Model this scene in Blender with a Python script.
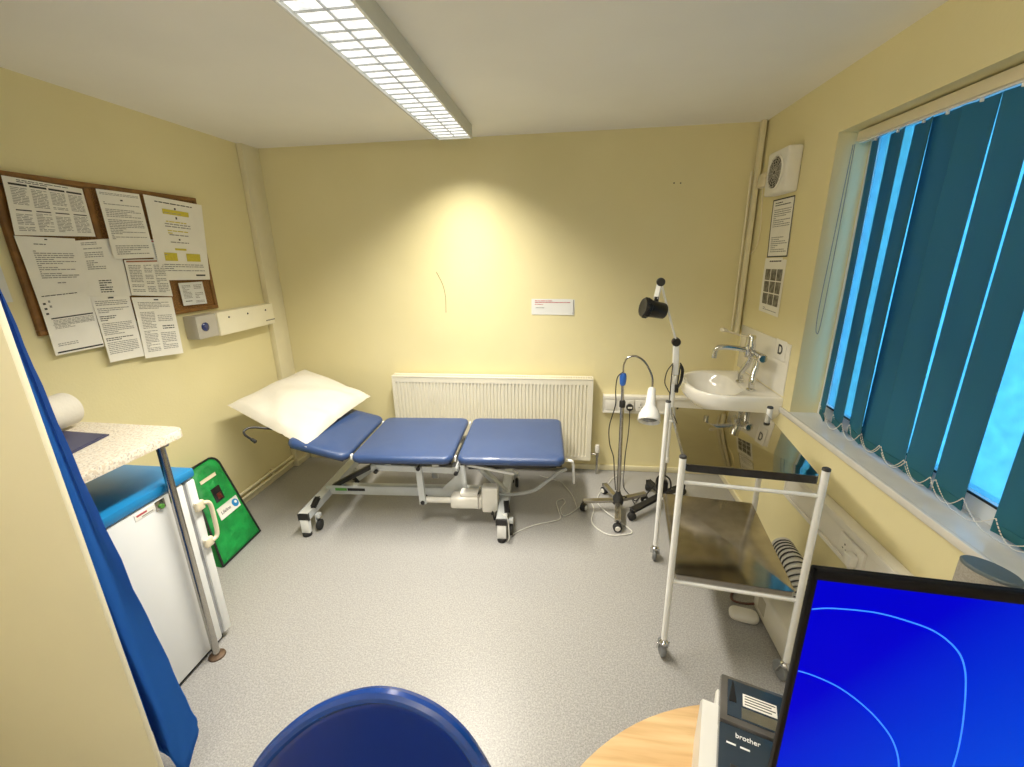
import bpy, bmesh, math, random
from mathutils import Vector, Matrix
random.seed(7)
PI = math.pi
scene = bpy.context.scene
C = scene.collection
for o in list(bpy.data.objects):
    bpy.data.objects.remove(o)

# ------------------------------------------------------------------ camera
YAW, PITCH, ROLL, FPX, CAMH = 0.1324, 0.2915, -0.019, 435.47, 1.6595
cy, sy, cp, sp = math.cos(YAW), math.sin(YAW), math.cos(PITCH), math.sin(PITCH)
fwd = Vector((-sy*cp, cy*cp, -sp)); rgt = Vector((cy, sy, 0)); up = rgt.cross(fwd)
cr, sr = math.cos(ROLL), math.sin(ROLL)
r2 = rgt*cr + up*sr; u2 = -rgt*sr + up*cr
cam_data = bpy.data.cameras.new('camera'); cam = bpy.data.objects.new('camera', cam_data); C.objects.link(cam)
m = Matrix((r2, u2, -fwd)).transposed().to_4x4(); m.translation = (0, 0, CAMH)
cam.matrix_world = m
cam_data.sensor_width = 36.0; cam_data.lens = 36.0*FPX/1024.0; cam_data.clip_start = 0.02
scene.camera = cam

# ------------------------------------------------------------------ colour + world
vs = scene.view_settings
scene.display_settings.display_device = 'sRGB'
vs.view_transform = 'Standard'; vs.look = 'None'; vs.exposure = 0.10; vs.gamma = 1.0; vs.use_curve_mapping = False
scene.cycles.use_denoising = True
scene.cycles.max_bounces = 10; scene.cycles.diffuse_bounces = 6; scene.cycles.transparent_max_bounces = 12
scene.cycles.sample_clamp_indirect = 4.0
world = bpy.data.worlds.new('sky'); scene.world = world; world.use_nodes = True
bg = world.node_tree.nodes['Background']
bg.inputs[0].default_value = (0.42, 0.70, 1.0, 1); bg.inputs[1].default_value = 4.0

def area_light(name, loc, sx, sy_, power, color, spread, rot=(0, 0, 0)):
    l = bpy.data.lights.new(name, 'AREA'); l.shape = 'RECTANGLE'; l.size = sx; l.size_y = sy_
    l.energy = power; l.color = color; l.spread = spread
    o = bpy.data.objects.new(name, l); C.objects.link(o); o.location = loc; o.rotation_euler = rot
    return o
LIGHTC = (1.0, 0.93, 0.80); FILL_TUBE = 98
# tube light of the louvred ceiling luminaire, let out below its louvre
area_light('luminaire_light', (-0.708, 1.98, 2.322), 0.17, 1.80, 52, LIGHTC, math.radians(125))

# ------------------------------------------------------------------ materials
def new_mat(name):
    mt = bpy.data.materials.new(name); mt.use_nodes = True
    nt = mt.node_tree; b = nt.nodes['Principled BSDF']
    return mt, nt, b
def mat(name, col, rough=0.5, metal=0.0, noise=0.0, nscale=30.0, bump=0.0, bscale=60.0, coat=0.0, spec=0.5, detail=3.0, col2=None):
    mt, nt, b = new_mat(name)
    b.inputs['Base Color'].default_value = (*col, 1); b.inputs['Roughness'].default_value = rough
    b.inputs['Metallic'].default_value = metal; b.inputs['Coat Weight'].default_value = coat
    b.inputs['Specular IOR Level'].default_value = spec
    tc = nt.nodes.new('ShaderNodeTexCoord')
    n = nt.nodes.new('ShaderNodeTexNoise'); n.inputs['Scale'].default_value = nscale; n.inputs['Detail'].default_value = detail
    nt.links.new(tc.outputs['Object'], n.inputs['Vector'])
    mx = nt.nodes.new('ShaderNodeMix'); mx.data_type = 'RGBA'
    k = 1.0 - noise
    c2 = col2 if col2 else tuple(c*k for c in col)
    mx.inputs[6].default_value = (*col, 1); mx.inputs[7].default_value = (*c2, 1)
    rp = nt.nodes.new('ShaderNodeValToRGB'); rp.color_ramp.elements[0].position = .38; rp.color_ramp.elements[1].position = .62
    nt.links.new(n.outputs['Fac'], rp.inputs[0]); nt.links.new(rp.outputs[0], mx.inputs[0])
    nt.links.new(mx.outputs[2], b.inputs['Base Color'])
    if bump > 0:
        n2 = nt.nodes.new('ShaderNodeTexNoise'); n2.inputs['Scale'].default_value = bscale; n2.inputs['Detail'].default_value = 4
        bp = nt.nodes.new('ShaderNodeBump'); bp.inputs['Strength'].default_value = bump; bp.inputs['Distance'].default_value = 0.01
        nt.links.new(tc.outputs['Object'], n2.inputs['Vector']); nt.links.new(n2.outputs['Fac'], bp.inputs['Height'])
        nt.links.new(bp.outputs[0], b.inputs['Normal'])
    return mt
M = {}
M['wall'] = mat('cream_wall_paint', (0.78, 0.705, 0.415), 0.6, noise=0.05, nscale=1.6, bump=0.08, bscale=90, col2=(0.755, 0.68, 0.39))
M['ceiling'] = mat('ceiling_paint', (0.90, 0.885, 0.85), 0.8, noise=0.03, nscale=2, bump=0.05, bscale=60)
M['trim'] = mat('cream_gloss_paint', (0.78, 0.72, 0.50), 0.35, noise=0.04, nscale=8)
M['partition'] = mat('partition_cream_paint', (0.86, 0.81, 0.62), 0.55, noise=0.03, nscale=3, bump=0.04, bscale=80)
M['sill'] = mat('sill_white_gloss', (0.72, 0.70, 0.66), 0.16, noise=0.05, nscale=12)
M['white_plastic'] = mat('white_plastic', (0.80, 0.78, 0.72), 0.35, noise=0.03, nscale=10)
M['offwhite_plastic'] = mat('yellowed_plastic', (0.78, 0.70, 0.52), 0.4, noise=0.04, nscale=10)
M['white_enamel'] = mat('white_enamel_metal', (0.88, 0.89, 0.89), 0.22, noise=0.03, nscale=20, coat=0.3)
M['rad'] = mat('radiator_enamel', (0.80, 0.76, 0.62), 0.3, noise=0.03, nscale=10)
M['grey_metal'] = mat('pale_grey_metal', (0.62, 0.65, 0.66), 0.3, metal=0.2, noise=0.04, nscale=14)
M['chrome'] = mat('chrome', (0.66, 0.66, 0.65), 0.10, metal=1.0, noise=0.03, nscale=40)
M['steel_dull'] = mat('brushed_steel', (0.50, 0.48, 0.44), 0.22, metal=1.0, noise=0.08, nscale=60)
M['shelf_steel'] = mat('mirror_polished_steel', (0.45, 0.42, 0.35), 0.045, metal=1.0, noise=0.10, nscale=6)
M['shelf_steel_low'] = mat('worn_polished_steel', (0.42, 0.38, 0.32), 0.14, metal=1.0, noise=0.18, nscale=14)
M['skirt_reflection'] = mat('steel_edge_dark_reflection', (0.03, 0.03, 0.035), 0.25, noise=0.2, nscale=30, coat=.3)  # stainless shelf lip, its dark reflection painted into the colour
M['bezel_black'] = mat('monitor_black', (0.004, 0.004, 0.005), 0.5, noise=0.1, spec=0.10)
M['black'] = mat('black_plastic', (0.012, 0.012, 0.013), 0.35, noise=0.2, nscale=30)
M['rubber'] = mat('black_rubber', (0.02, 0.02, 0.02), 0.7, noise=0.2, nscale=40)
M['grey_rubber'] = mat('grey_rubber', (0.20, 0.21, 0.22), 0.6, noise=0.1, nscale=40)
M['blue_vinyl'] = mat('blue_vinyl', (0.030, 0.066, 0.185), 0.34, noise=0.10, nscale=5, bump=0.25, bscale=220, coat=0.15)
M['vinyl_dark'] = mat('dark_blue_vinyl_edge', (0.012, 0.03, 0.12), 0.4, noise=0.1, nscale=8)
M['chair_blue'] = mat('glossy_blue_plastic', (0.003, 0.022, 0.21), 0.32, noise=0.08, nscale=7, coat=0.5)
M['chair_edge'] = mat('glossy_blue_plastic_rim', (0.006, 0.045, 0.26), 0.2, noise=0.05, nscale=7, coat=0.5)
M['linen'] = mat('white_cotton', (0.69, 0.66, 0.58), 0.85, noise=0.03, nscale=9, bump=0.25, bscale=25)
M['green'] = mat('green_padded_fabric', (0.005, 0.30, 0.055), 0.55, noise=0.3, nscale=11, bump=1.0, bscale=20)
M['green_dark'] = mat('green_gusset_fabric', (0.004, 0.21, 0.04), 0.6, noise=0.2, nscale=18, bump=0.4, bscale=30)
M['ceramic'] = mat('white_ceramic', (0.84, 0.82, 0.76), 0.12, noise=0.02, nscale=4, coat=0.6)
M['blue_lid'] = mat('bright_blue_laminate', (0.012, 0.22, 0.52), 0.30, noise=0.08, nscale=5, coat=0.2)
M['fridge'] = mat('fridge_white_enamel', (0.80, 0.82, 0.83), 0.35, noise=0.02, nscale=6, bump=0.03, bscale=200)
M['fridge_gap'] = mat('grey_door_seal', (0.30, 0.31, 0.33), 0.5, noise=0.1, nscale=30)
M['paper'] = mat('white_paper', (0.88, 0.86, 0.79), 0.75, noise=0.03, nscale=12, bump=0.1, bscale=9)
M['paper_cool'] = mat('cool_white_paper', (0.76, 0.77, 0.75), 0.7, noise=0.03, nscale=12, bump=0.1, bscale=9)
M['ink'] = mat('grey_print', (0.36, 0.35, 0.33), 0.8, noise=0.3, nscale=200)
M['ink_dark'] = mat('black_print', (0.05, 0.05, 0.05), 0.8, noise=0.2, nscale=200)
M['ink_yellow'] = mat('yellow_highlight', (0.66, 0.56, 0.06), 0.8, noise=0.1, nscale=90)
M['ink_red'] = mat('red_print', (0.55, 0.10, 0.12), 0.8, noise=0.15, nscale=200)
M['ink_brown'] = mat('brown_print', (0.42, 0.16, 0.08), 0.8, noise=0.15, nscale=200)
M['white_print'] = mat('white_print', (0.85, 0.85, 0.85), 0.6, noise=0.02)
M['cork'] = mat('cork', (0.33, 0.16, 0.045), 0.9, noise=0.5, nscale=160, bump=0.5, bscale=180)
M['board_frame'] = mat('varnished_wood_frame', (0.27, 0.125, 0.03), 0.4, noise=0.3, nscale=24)
M['navy'] = mat('navy_card', (0.035, 0.04, 0.11), 0.35, noise=0.1, nscale=10)
M['brown'] = mat('dark_red_brown_plastic', (0.10, 0.02, 0.015), 0.3, noise=0.1, nscale=10)
M['cable_white'] = mat('white_cable', (0.66, 0.66, 0.62), 0.4, noise=0.03)
M['grey_cable'] = mat('grey_corrugated_tube', (0.40, 0.42, 0.42), 0.4, noise=0.06)
M['blue_plastic'] = mat('blue_plastic_grip', (0.03, 0.14, 0.55), 0.3, noise=0.05)
M['sign_green'] = mat('green_sticker', (0.10, 0.33, 0.05), 0.4, noise=0.05)
M['blue_sensor'] = mat('blue_lens', (0.005, 0.02, 0.15), 0.1, noise=0.1, coat=1.0)
M['disp_grey'] = mat('warm_grey_plastic', (0.50, 0.47, 0.40), 0.4, noise=0.05, nscale=10)
M['cream_box'] = mat('cream_plastic_cover', (0.84, 0.79, 0.60), 0.3, noise=0.03, nscale=10)
M['speaker_side'] = mat('taupe_speaker_cloth', (0.38, 0.36, 0.32), 0.8, noise=0.2, nscale=300, bump=0.3, bscale=500)
M['speaker_top'] = mat('slate_plastic', (0.10, 0.13, 0.15), 0.45, noise=0.08, nscale=20)
M['printer_body'] = mat('silver_white_plastic', (0.74, 0.74, 0.72), 0.35, noise=0.04, nscale=12)
M['printer_top'] = mat('dark_blue_grey_gloss', (0.020, 0.035, 0.055), 0.22, noise=0.1, nscale=12, coat=0.3)
M['smoke'] = mat('smoked_plastic', (0.10, 0.095, 0.09), 0.15, noise=0.3, nscale=14, coat=0.5)
M['pane_dark'] = mat('dark_fan_grille', (0.035, 0.033, 0.025), 0.6, noise=0.3, nscale=60)
M['photo_print'] = mat('grey_brown_photo_print', (0.10, 0.09, 0.07), 0.6, noise=0.6, nscale=38, col2=(0.26, 0.25, 0.2))
M['rust'] = mat('tarnished_brown_metal', (0.17, 0.11, 0.07), 0.45, metal=.4, noise=0.4, nscale=40)
M['scratch'] = mat('pencil_scuff', (0.25, 0.20, 0.09), 0.8, noise=0.2)
M['bulb'] = mat('silvered_bulb_face', (0.42, 0.44, 0.46), 0.25, metal=0.6, noise=0.5, nscale=60)
M['upvc'] = mat('white_window_frame', (0.80, 0.84, 0.86), 0.3, noise=0.02)

def wood_mat():
    mt, nt, b = new_mat('beech_laminate')
    tc = nt.nodes.new('ShaderNodeTexCoord'); mp = nt.nodes.new('ShaderNodeMapping')
    mp.inputs['Scale'].default_value = (3.0, 42.0, 4.0); mp.inputs['Rotation'].default_value = (0, 0, -0.10)
    n = nt.nodes.new('ShaderNodeTexNoise'); n.inputs['Scale'].default_value = 1.6; n.inputs['Detail'].default_value = 6; n.inputs['Distortion'].default_value = .4
    rp = nt.nodes.new('ShaderNodeValToRGB')
    rp.color_ramp.elements[0].position = .3; rp.color_ramp.elements[0].color = (0.52, 0.33, 0.15, 1)
    rp.color_ramp.elements[1].position = .7; rp.color_ramp.elements[1].color = (0.72, 0.50, 0.27, 1)
    nt.links.new(tc.outputs['Object'], mp.inputs[0]); nt.links.new(mp.outputs[0], n.inputs[0]); nt.links.new(n.outputs[0], rp.inputs[0])
    nt.links.new(rp.outputs[0], b.inputs['Base Color']); b.inputs['Roughness'].default_value = .35
    return mt
M['wood'] = wood_mat()
def speckle_mat(name, base, dark, light, s1, s2, rough, cov=0.62, bump=0.0):
    mt, nt, b = new_mat(name)
    tc = nt.nodes.new('ShaderNodeTexCoord')
    v = nt.nodes.new('ShaderNodeTexNoise'); v.inputs['Scale'].default_value = s1; v.inputs['Detail'].default_value = 2
    v2 = nt.nodes.new('ShaderNodeTexNoise'); v2.inputs['Scale'].default_value = s2; v2.inputs['Detail'].default_value = 2
    big = nt.nodes.new('ShaderNodeTexNoise'); big.inputs['Scale'].default_value = 1.3; big.inputs['Detail'].default_value = 4
    for q in (v, v2, big): nt.links.new(tc.outputs['Object'], q.inputs['Vector'])
    r1 = nt.nodes.new('ShaderNodeValToRGB'); r1.color_ramp.elements[0].position = cov-.04; r1.color_ramp.elements[1].position = cov
    r_2 = nt.nodes.new('ShaderNodeValToRGB'); r_2.color_ramp.elements[0].position = cov-.06; r_2.color_ramp.elements[1].position = cov
    nt.links.new(v.outputs['Fac'], r1.inputs[0]); nt.links.new(v2.outputs['Fac'], r_2.inputs[0])
    a = nt.nodes.new('ShaderNodeMix'); a.data_type = 'RGBA'; a.inputs[6].default_value = (*base, 1); a.inputs[7].default_value = (*dark, 1)
    c = nt.nodes.new('ShaderNodeMix'); c.data_type = 'RGBA'; c.inputs[7].default_value = (*light, 1)
    nt.links.new(r1.outputs[0], a.inputs[0]); nt.links.new(a.outputs[2], c.inputs[6]); nt.links.new(r_2.outputs[0], c.inputs[0])
    d = nt.nodes.new('ShaderNodeMix'); d.data_type = 'RGBA'; d.blend_type = 'MULTIPLY'; d.inputs[7].default_value = (.90, .90, .89, 1)
    nt.links.new(big.outputs['Fac'], d.inputs[0]); nt.links.new(c.outputs[2], d.inputs[6])
    nt.links.new(d.outputs[2], b.inputs['Base Color']); b.inputs['Roughness'].default_value = rough
    if bump:
        bp = nt.nodes.new('ShaderNodeBump'); bp.inputs['Strength'].default_value = bump; bp.inputs['Distance'].default_value = .004
        nt.links.new(v.outputs['Fac'], bp.inputs['Height']); nt.links.new(bp.outputs[0], b.inputs['Normal'])
    return mt
M['floor'] = speckle_mat('grey_speckled_safety_vinyl', (0.34, 0.335, 0.33), (0.27, 0.267, 0.262), (0.41, 0.405, 0.40), 190, 150, 0.33, 0.58, 0.12)
M['laminate'] = speckle_mat('speckled_granite_laminate', (0.76, 0.71, 0.61), (0.48, 0.43, 0.38), (0.64, 0.55, 0.43), 120, 90, 0.3, 0.60)

def transl_mat(name, col, transp, trcol, rough=0.6, wt=0.5, noise=0.1, nscale=8):
    """cloth or pane: diffuse + translucent, partly see-through"""
    mt = bpy.data.materials.new(name); mt.use_nodes = True; nt = mt.node_tree
    for n in list(nt.nodes): nt.nodes.remove(n)
    out = nt.nodes.new('ShaderNodeOutputMaterial')
    b = nt.nodes.new('ShaderNodeBsdfPrincipled'); b.inputs['Base Color'].default_value = (*col, 1); b.inputs['Roughness'].default_value = rough
    t = nt.nodes.new('ShaderNodeBsdfTranslucent'); t.inputs[0].default_value = (*trcol, 1)
    tr = nt.nodes.new('ShaderNodeBsdfTransparent'); tr.inputs[0].default_value = (*trcol, 1)
    tc = nt.nodes.new('ShaderNodeTexCoord'); n = nt.nodes.new('ShaderNodeTexNoise'); n.inputs['Scale'].default_value = nscale; n.inputs['Detail'].default_value = 5
    nt.links.new(tc.outputs['Object'], n.inputs['Vector'])
    mx = nt.nodes.new('ShaderNodeMix'); mx.data_type = 'RGBA'; mx.inputs[6].default_value = (*trcol, 1); mx.inputs[7].default_value = (*[c*(1-noise) for c in trcol], 1)
    nt.links.new(n.outputs['Fac'], mx.inputs[0]); nt.links.new(mx.outputs[2], t.inputs[0]); nt.links.new(mx.outputs[2], tr.inputs[0])
    m1 = nt.nodes.new('ShaderNodeMixShader'); m1.inputs[0].default_value = wt
    nt.links.new(b.outputs[0], m1.inputs[1]); nt.links.new(t.outputs[0], m1.inputs[2])
    m2 = nt.nodes.new('ShaderNodeMixShader'); m2.inputs[0].default_value = transp
    nt.links.new(m1.outputs[0], m2.inputs[1]); nt.links.new(tr.outputs[0], m2.inputs[2])
    nt.links.new(m2.outputs[0], out.inputs[0])
    return mt
M['blind'] = transl_mat('teal_blind_fabric', (0.045, 0.24, 0.30), 0.0, (0.02, 0.26, 0.38), 0.7, 0.5, 0.1, 400)
M['curtain'] = transl_mat('blue_curtain_cloth', (0.03, 0.14, 0.40), 0.0, (0.05, 0.26, 0.85), 0.8, 0.5, 0.1, 300)
M['pane'] = transl_mat('obscured_window_glass', (0.5, 0.7, 0.8), 0.62, (0.34, 0.70, 0.84), 0.15, 0.6, 0.35, 26)

def emit_mat(name, col, s):
    mt, nt, b = new_mat(name)
    b.inputs['Base Color'].default_value = (*[c*.6 for c in col], 1)
    b.inputs['Emission Color'].default_value = (*col, 1); b.inputs['Emission Strength'].default_value = s
    b.inputs['Roughness'].default_value = .4
    return mt
def louvre_mat():
    mt, nt, b = new_mat('bright_prismatic_louvre')
    tc = nt.nodes.new('ShaderNodeTexCoord'); n = nt.nodes.new('ShaderNodeTexNoise')
    mp = nt.nodes.new('ShaderNodeMapping'); mp.inputs['Scale'].default_value = (40, 14, 1)
    n.inputs['Scale'].default_value = 1.0; n.inputs['Detail'].default_value = 4; n.inputs['Distortion'].default_value = 1.5
    nt.links.new(tc.outputs['Object'], mp.inputs[0]); nt.links.new(mp.outputs[0], n.inputs['Vector'])
    rp = nt.nodes.new('ShaderNodeValToRGB'); rp.color_ramp.elements[0].position = .3; rp.color_ramp.elements[0].color = (.50, .52, .50, 1)
    rp.color_ramp.elements[1].position = .6; rp.color_ramp.elements[1].color = (1, 1, .98, 1)
    nt.links.new(n.outputs[0], rp.inputs[0]); nt.links.new(rp.outputs[0], b.inputs['Emission Color'])
    b.inputs['Emission Strength'].default_value = 1.15; b.inputs['Base Color'].default_value = (.6, .6, .6, 1)
    return mt
M['louvre'] = louvre_mat()
M['blade'] = mat('louvre_blade', (0.55, 0.56, 0.55), 0.35, noise=.05)
M['lum_body'] = mat('luminaire_grey_body', (0.66, 0.66, 0.60), 0.5, noise=.04, nscale=6)

def screen_mat():
    mt, nt, b = new_mat('lit_blue_screen')
    tc = nt.nodes.new('ShaderNodeTexCoord'); mp = nt.nodes.new('ShaderNodeMapping')
    mp.inputs['Location'].default_value = (0.1, 0.0, 0.0)
    g = nt.nodes.new('ShaderNodeTexGradient')
    mp.inputs['Location'].default_value = (0.75, 0.0, 0.0); mp.inputs['Rotation'].default_value = (0, math.radians(-35), 0); mp.inputs['Scale'].default_value = (2.2, 1, 2.2)
    nt.links.new(tc.outputs['Object'], mp.inputs[0]); nt.links.new(mp.outputs[0], g.inputs['Vector'])
    rp = nt.nodes.new('ShaderNodeValToRGB')
    rp.color_ramp.elements[0].position = .35; rp.color_ramp.elements[0].color = (0.0, 0.0, 0.58, 1)
    rp.color_ramp.elements[1].position = .85; rp.color_ramp.elements[1].color = (0.0, 0.06, 0.68, 1)
    nt.links.new(g.outputs['Fac'], rp.inputs[0]); nt.links.new(rp.outputs[0], b.inputs['Emission Color'])
    b.inputs['Base Color'].default_value = (0, 0, .004, 1); b.inputs['Emission Strength'].default_value = 1.0; b.inputs['Roughness'].default_value = .3; b.inputs['Specular IOR Level'].default_value = .02
    return mt
M['screen'] = screen_mat()
M['screen_line'] = emit_mat('lit_light_blue_curve', (0.02, 0.20, 0.95), 1.0)
M['screen_mid'] = emit_mat('lit_mid_blue_area', (0.0, 0.065, 0.78), 1.0)

# ------------------------------------------------------------------ mesh builder
class MB:
    def __init__(s): s.bm = bmesh.new()
    def _bev(s, verts, b, seg=2):
        if b <= 0: return
        es = set()
        for v in verts:
            for e in v.link_edges: es.add(e)
        bmesh.ops.bevel(s.bm, geom=list(es), offset=b, segments=seg, profile=.5, affect='EDGES', clamp_overlap=True)
    def box(s, x0, x1, y0, y1, z0, z1, b=0.0, mx=None, seg=2):
        g = bmesh.ops.create_cube(s.bm, size=1.0)['verts']
        for v in g:
            v.co = Vector(((x0+x1)/2+v.co.x*(x1-x0), (y0+y1)/2+v.co.y*(y1-y0), (z0+z1)/2+v.co.z*(z1-z0)))
        if mx is not None:
            for v in g: v.co = mx @ v.co
        s._bev(g, b, seg)
        return s
    def bar(s, p, q, w, h, b=0.0, up_=(0, 0, 1)):
        p, q = Vector(p), Vector(q); d = q-p; L = d.length; z = d.normalized(); u = Vector(up_)
        if abs(z.dot(u)) > .98: u = Vector((0, 1, 0))
        x = u.cross(z).normalized(); y = z.cross(x)
        mt = Matrix((x, y, z)).transposed().to_4x4(); mt.translation = (p+q)/2
        return s.box(-w/2, w/2, -h/2, h/2, -L/2, L/2, b, mt)
    def tube(s, pts, r, seg=10, cap=True, flat=1.0):
        pts = [Vector(p) for p in pts]; rings = []; n = len(pts)
        rs = r if isinstance(r, (list, tuple)) else [r]*n
        prev = None
        for i, p in enumerate(pts):
            if i == 0: t = pts[1]-p
            elif i == n-1: t = p-pts[i-1]
            else: t = (pts[i+1]-p).normalized()+(p-pts[i-1]).normalized()
            t = t.normalized() if t.length > 1e-9 else Vector((0, 0, 1))
            if prev is None:
                a = Vector((0, 0, 1)) if abs(t.z) < .9 else Vector((0, 1, 0))
                x = a.cross(t).normalized()
            else:
                x = (prev - t*prev.dot(t)); x = x.normalized() if x.length > 1e-6 else t.orthogonal().normalized()
            prev = x; y = t.cross(x)
            rings.append([s.bm.verts.new(p+(x*math.cos(2*PI*k/seg)+y*math.sin(2*PI*k/seg)*flat)*rs[i]) for k in range(seg)])
        for a, b in zip(rings, rings[1:]):
            for k in range(seg): s.bm.faces.new((a[k], a[(k+1) % seg], b[(k+1) % seg], b[k]))
        if cap:
            s.bm.faces.new(list(reversed(rings[0]))); s.bm.faces.new(rings[-1])
        return s
    def cyl(s, p, q, r, r_end=None, seg=20): return s.tube([p, q], [r, r if r_end is None else r_end], seg)
    def lathe(s, prof, origin, axis=(0, 0, 1), seg=24, ang=2*PI):
        """prof: list of (radius, height) along axis"""
        z = Vector(axis).normalized(); x = z.orthogonal().normalized(); y = z.cross(x); o = Vector(origin); rings = []
        for r, h in prof:
            if r < 1e-6: rings.append([s.bm.verts.new(o+z*h)])
            else: rings.append([s.bm.verts.new(o+z*h+(x*math.cos(ang*k/seg)+y*math.sin(ang*k/seg))*r) for k in range(seg)])
        for a, b in zip(rings, rings[1:]):
            for k in range(seg):
                k2 = (k+1) % seg
                if len(a) == 1 and len(b) > 1: s.bm.faces.new((a[0], b[k2], b[k]))
                elif len(b) == 1 and len(a) > 1: s.bm.faces.new((a[k], a[k2], b[0]))
                elif len(a) > 1: s.bm.faces.new((a[k], a[k2], b[k2], b[k]))
        if len(rings[0]) > 1: s.bm.faces.new(list(reversed(rings[0])))
        if len(rings[-1]) > 1: s.bm.faces.new(rings[-1])
        return s
    def loft(s, rings, cap=True):
        vr = [[s.bm.verts.new(Vector(p)) for p in r] for r in rings]
        n = len(vr[0])
        for a, b in zip(vr, vr[1:]):
            for k in range(n): s.bm.faces.new((a[k], a[(k+1) % n], b[(k+1) % n], b[k]))
        if cap: s.bm.faces.new(list(reversed(vr[0]))); s.bm.faces.new(vr[-1])
        return s
    def prism(s, poly, vec):
        v = Vector(vec); a = [Vector(p) for p in poly]
        return s.loft([a, [p+v for p in a]])
    def quad(s, a, b, c, d):
        s.bm.faces.new([s.bm.verts.new(Vector(p)) for p in (a, b, c, d)]); return s
    def xform(s, mx):
        for v in s.bm.verts: v.co = mx @ v.co
        return s
    def build(s, name, mt, parent=None, angle=35, local=False):
        bmesh.ops.recalc_face_normals(s.bm, faces=s.bm.faces)
        for e in s.bm.edges:
            if len(e.link_faces) == 2 and e.calc_face_angle(0) > math.radians(angle): e.smooth = False
        for f in s.bm.faces: f.smooth = True
        if parent is not None and not local:
            r = parent
            while r.parent: r = r.parent
            inv = (Matrix.Translation(r.location) @ r.rotation_euler.to_matrix().to_4x4()).inverted()
            for v in s.bm.verts: v.co = inv @ v.co
        me = bpy.data.meshes.new(name); s.bm.to_mesh(me); s.bm.free()
        me.materials.append(M[mt] if isinstance(mt, str) else mt)
        o = bpy.data.objects.new(name, me); C.objects.link(o)
        if parent is not None: o.parent = parent
        return o
def thing(name, label, cat, loc=(0, 0, 0), rotz=0, group=None):
    o = bpy.data.objects.new(name, None); C.objects.link(o); o.location = loc; o.rotation_euler = (0, 0, rotz)
    o.empty_display_size = .05; o['label'] = label; o['category'] = cat
    if group: o['group'] = group
    return o
def tag(o, label, cat, group=None):
    o['label'] = label; o['category'] = cat
    if group: o['group'] = group
    return o
def struct(o): o['kind'] = 'structure'; return o
def dup(root, loc, rotz=None, label=None):
    r = root.copy(); C.objects.link(r); r.location = loc
    if rotz is not None: r.rotation_euler = (0, 0, rotz)
    if label: r['label'] = label
    for ch in list(root.children):
        c = ch.copy(); C.objects.link(c); c.parent = r
        for g in ch.children:
            d = g.copy(); C.objects.link(d); d.parent = c
    return r
def text(name, s_, size, origin, xdir, ydir, mt, parent, ext=0.0004, align='CENTER', local=False, bold=0.0):
    cu = bpy.data.curves.new(name, 'FONT'); cu.body = s_; cu.size = size; cu.extrude = ext; cu.align_x = align; cu.align_y = 'CENTER'; cu.offset = bold
    t = bpy.data.objects.new(name+'_c', cu); C.objects.link(t)
    dg = bpy.context.evaluated_depsgraph_get(); me = bpy.data.meshes.new_from_object(t.evaluated_get(dg))
    bpy.data.objects.remove(t)
    x = Vector(xdir).normalized(); y = Vector(ydir).normalized(); z = x.cross(y)
    mx = Matrix((x, y, z)).transposed().to_4x4(); mx.translation = Vector(origin)
    if parent is not None and not local:
        r = parent
        while r.parent: r = r.parent
        mx = (Matrix.Translation(r.location) @ r.rotation_euler.to_matrix().to_4x4()).inverted() @ mx
    me.transform(mx); me.materials.clear(); me.materials.append(M[mt])
    o = bpy.data.objects.new(name, me); C.objects.link(o); o.parent = parent
    return o
def rrect(x0, x1, y0, y1, r, n=6):
    pts = []
    for cx_, cy_, a0 in ((x1-r, y1-r, 0), (x0+r, y1-r, PI/2), (x0+r, y0+r, PI), (x1-r, y0+r, 1.5*PI)):
        for k in range(n+1):
            a = a0+PI/2*k/n; pts.append((cx_+r*math.cos(a), cy_+r*math.sin(a)))
    return pts
def roundslab(mb, x0, x1, y0, y1, z0, z1, r, be, mx=None, n=6, dome=0.0):
    rings = []
    def ring(ins, z):
        return [Vector((x, y, z)) for x, y in rrect(x0+ins, x1-ins, y0+ins, y1-ins, max(r-ins, .002), n)]
    st = 4
    for k in range(st+1):
        a = PI/2*k/st; rings.append(ring(be*(1-math.sin(a)), z0+be*(1-math.cos(a))))
    for k in range(st+1):
        a = PI/2*k/st; rings.append(ring(be*(1-math.cos(a)), z1-be*(1-math.sin(a))))
    if dome > 0:
        w = min(x1-x0, y1-y0)/2
        for f in (.25, .5, .75): rings.append(ring(be+(w-be-.01)*f, z1+dome*(1-(1-f)**2)))
    if mx is not None: rings = [[mx @ p for p in rg] for rg in rings]
    return mb.loft(rings)
def smooth_path(pts, n=8):
    pts = [Vector(p) for p in pts]; out = []
    P = [pts[0]]+pts+[pts[-1]]
    for i in range(1, len(P)-2):
        for k in range(n):
            t = k/n; p0, p1, p2, p3 = P[i-1], P[i], P[i+1], P[i+2]
            out.append(.5*((2*p1)+(-p0+p2)*t+(2*p0-5*p1+4*p2-p3)*t*t+(-p0+3*p1-3*p2+p3)*t**3))
    out.append(pts[-1]); return out

# ------------------------------------------------------------------ room shell
XL, XR, YB, YR, H = -2.248, 1.174, 3.181, -1.3, 2.4
T = .12
struct(MB().box(XL-T, XR+.45, YR-T, YB+T, -.1, 0).build('floor', 'floor'))
struct(MB().box(XL-T, XR+.45, YR-T, YB+T, H, H+.1).build('ceiling', 'ceiling'))
struct(MB().box(XL-T, XR+.45, YB, YB+T, 0, H).build('wall_back', 'wall'))
struct(MB().box(XL-T, XL, YR, YB, 0, H).build('wall_left', 'wall'))
struct(MB().box(XL-T, XR+.45, YR-T, YR, 0, H).build('wall_rear', 'partition'))
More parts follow.
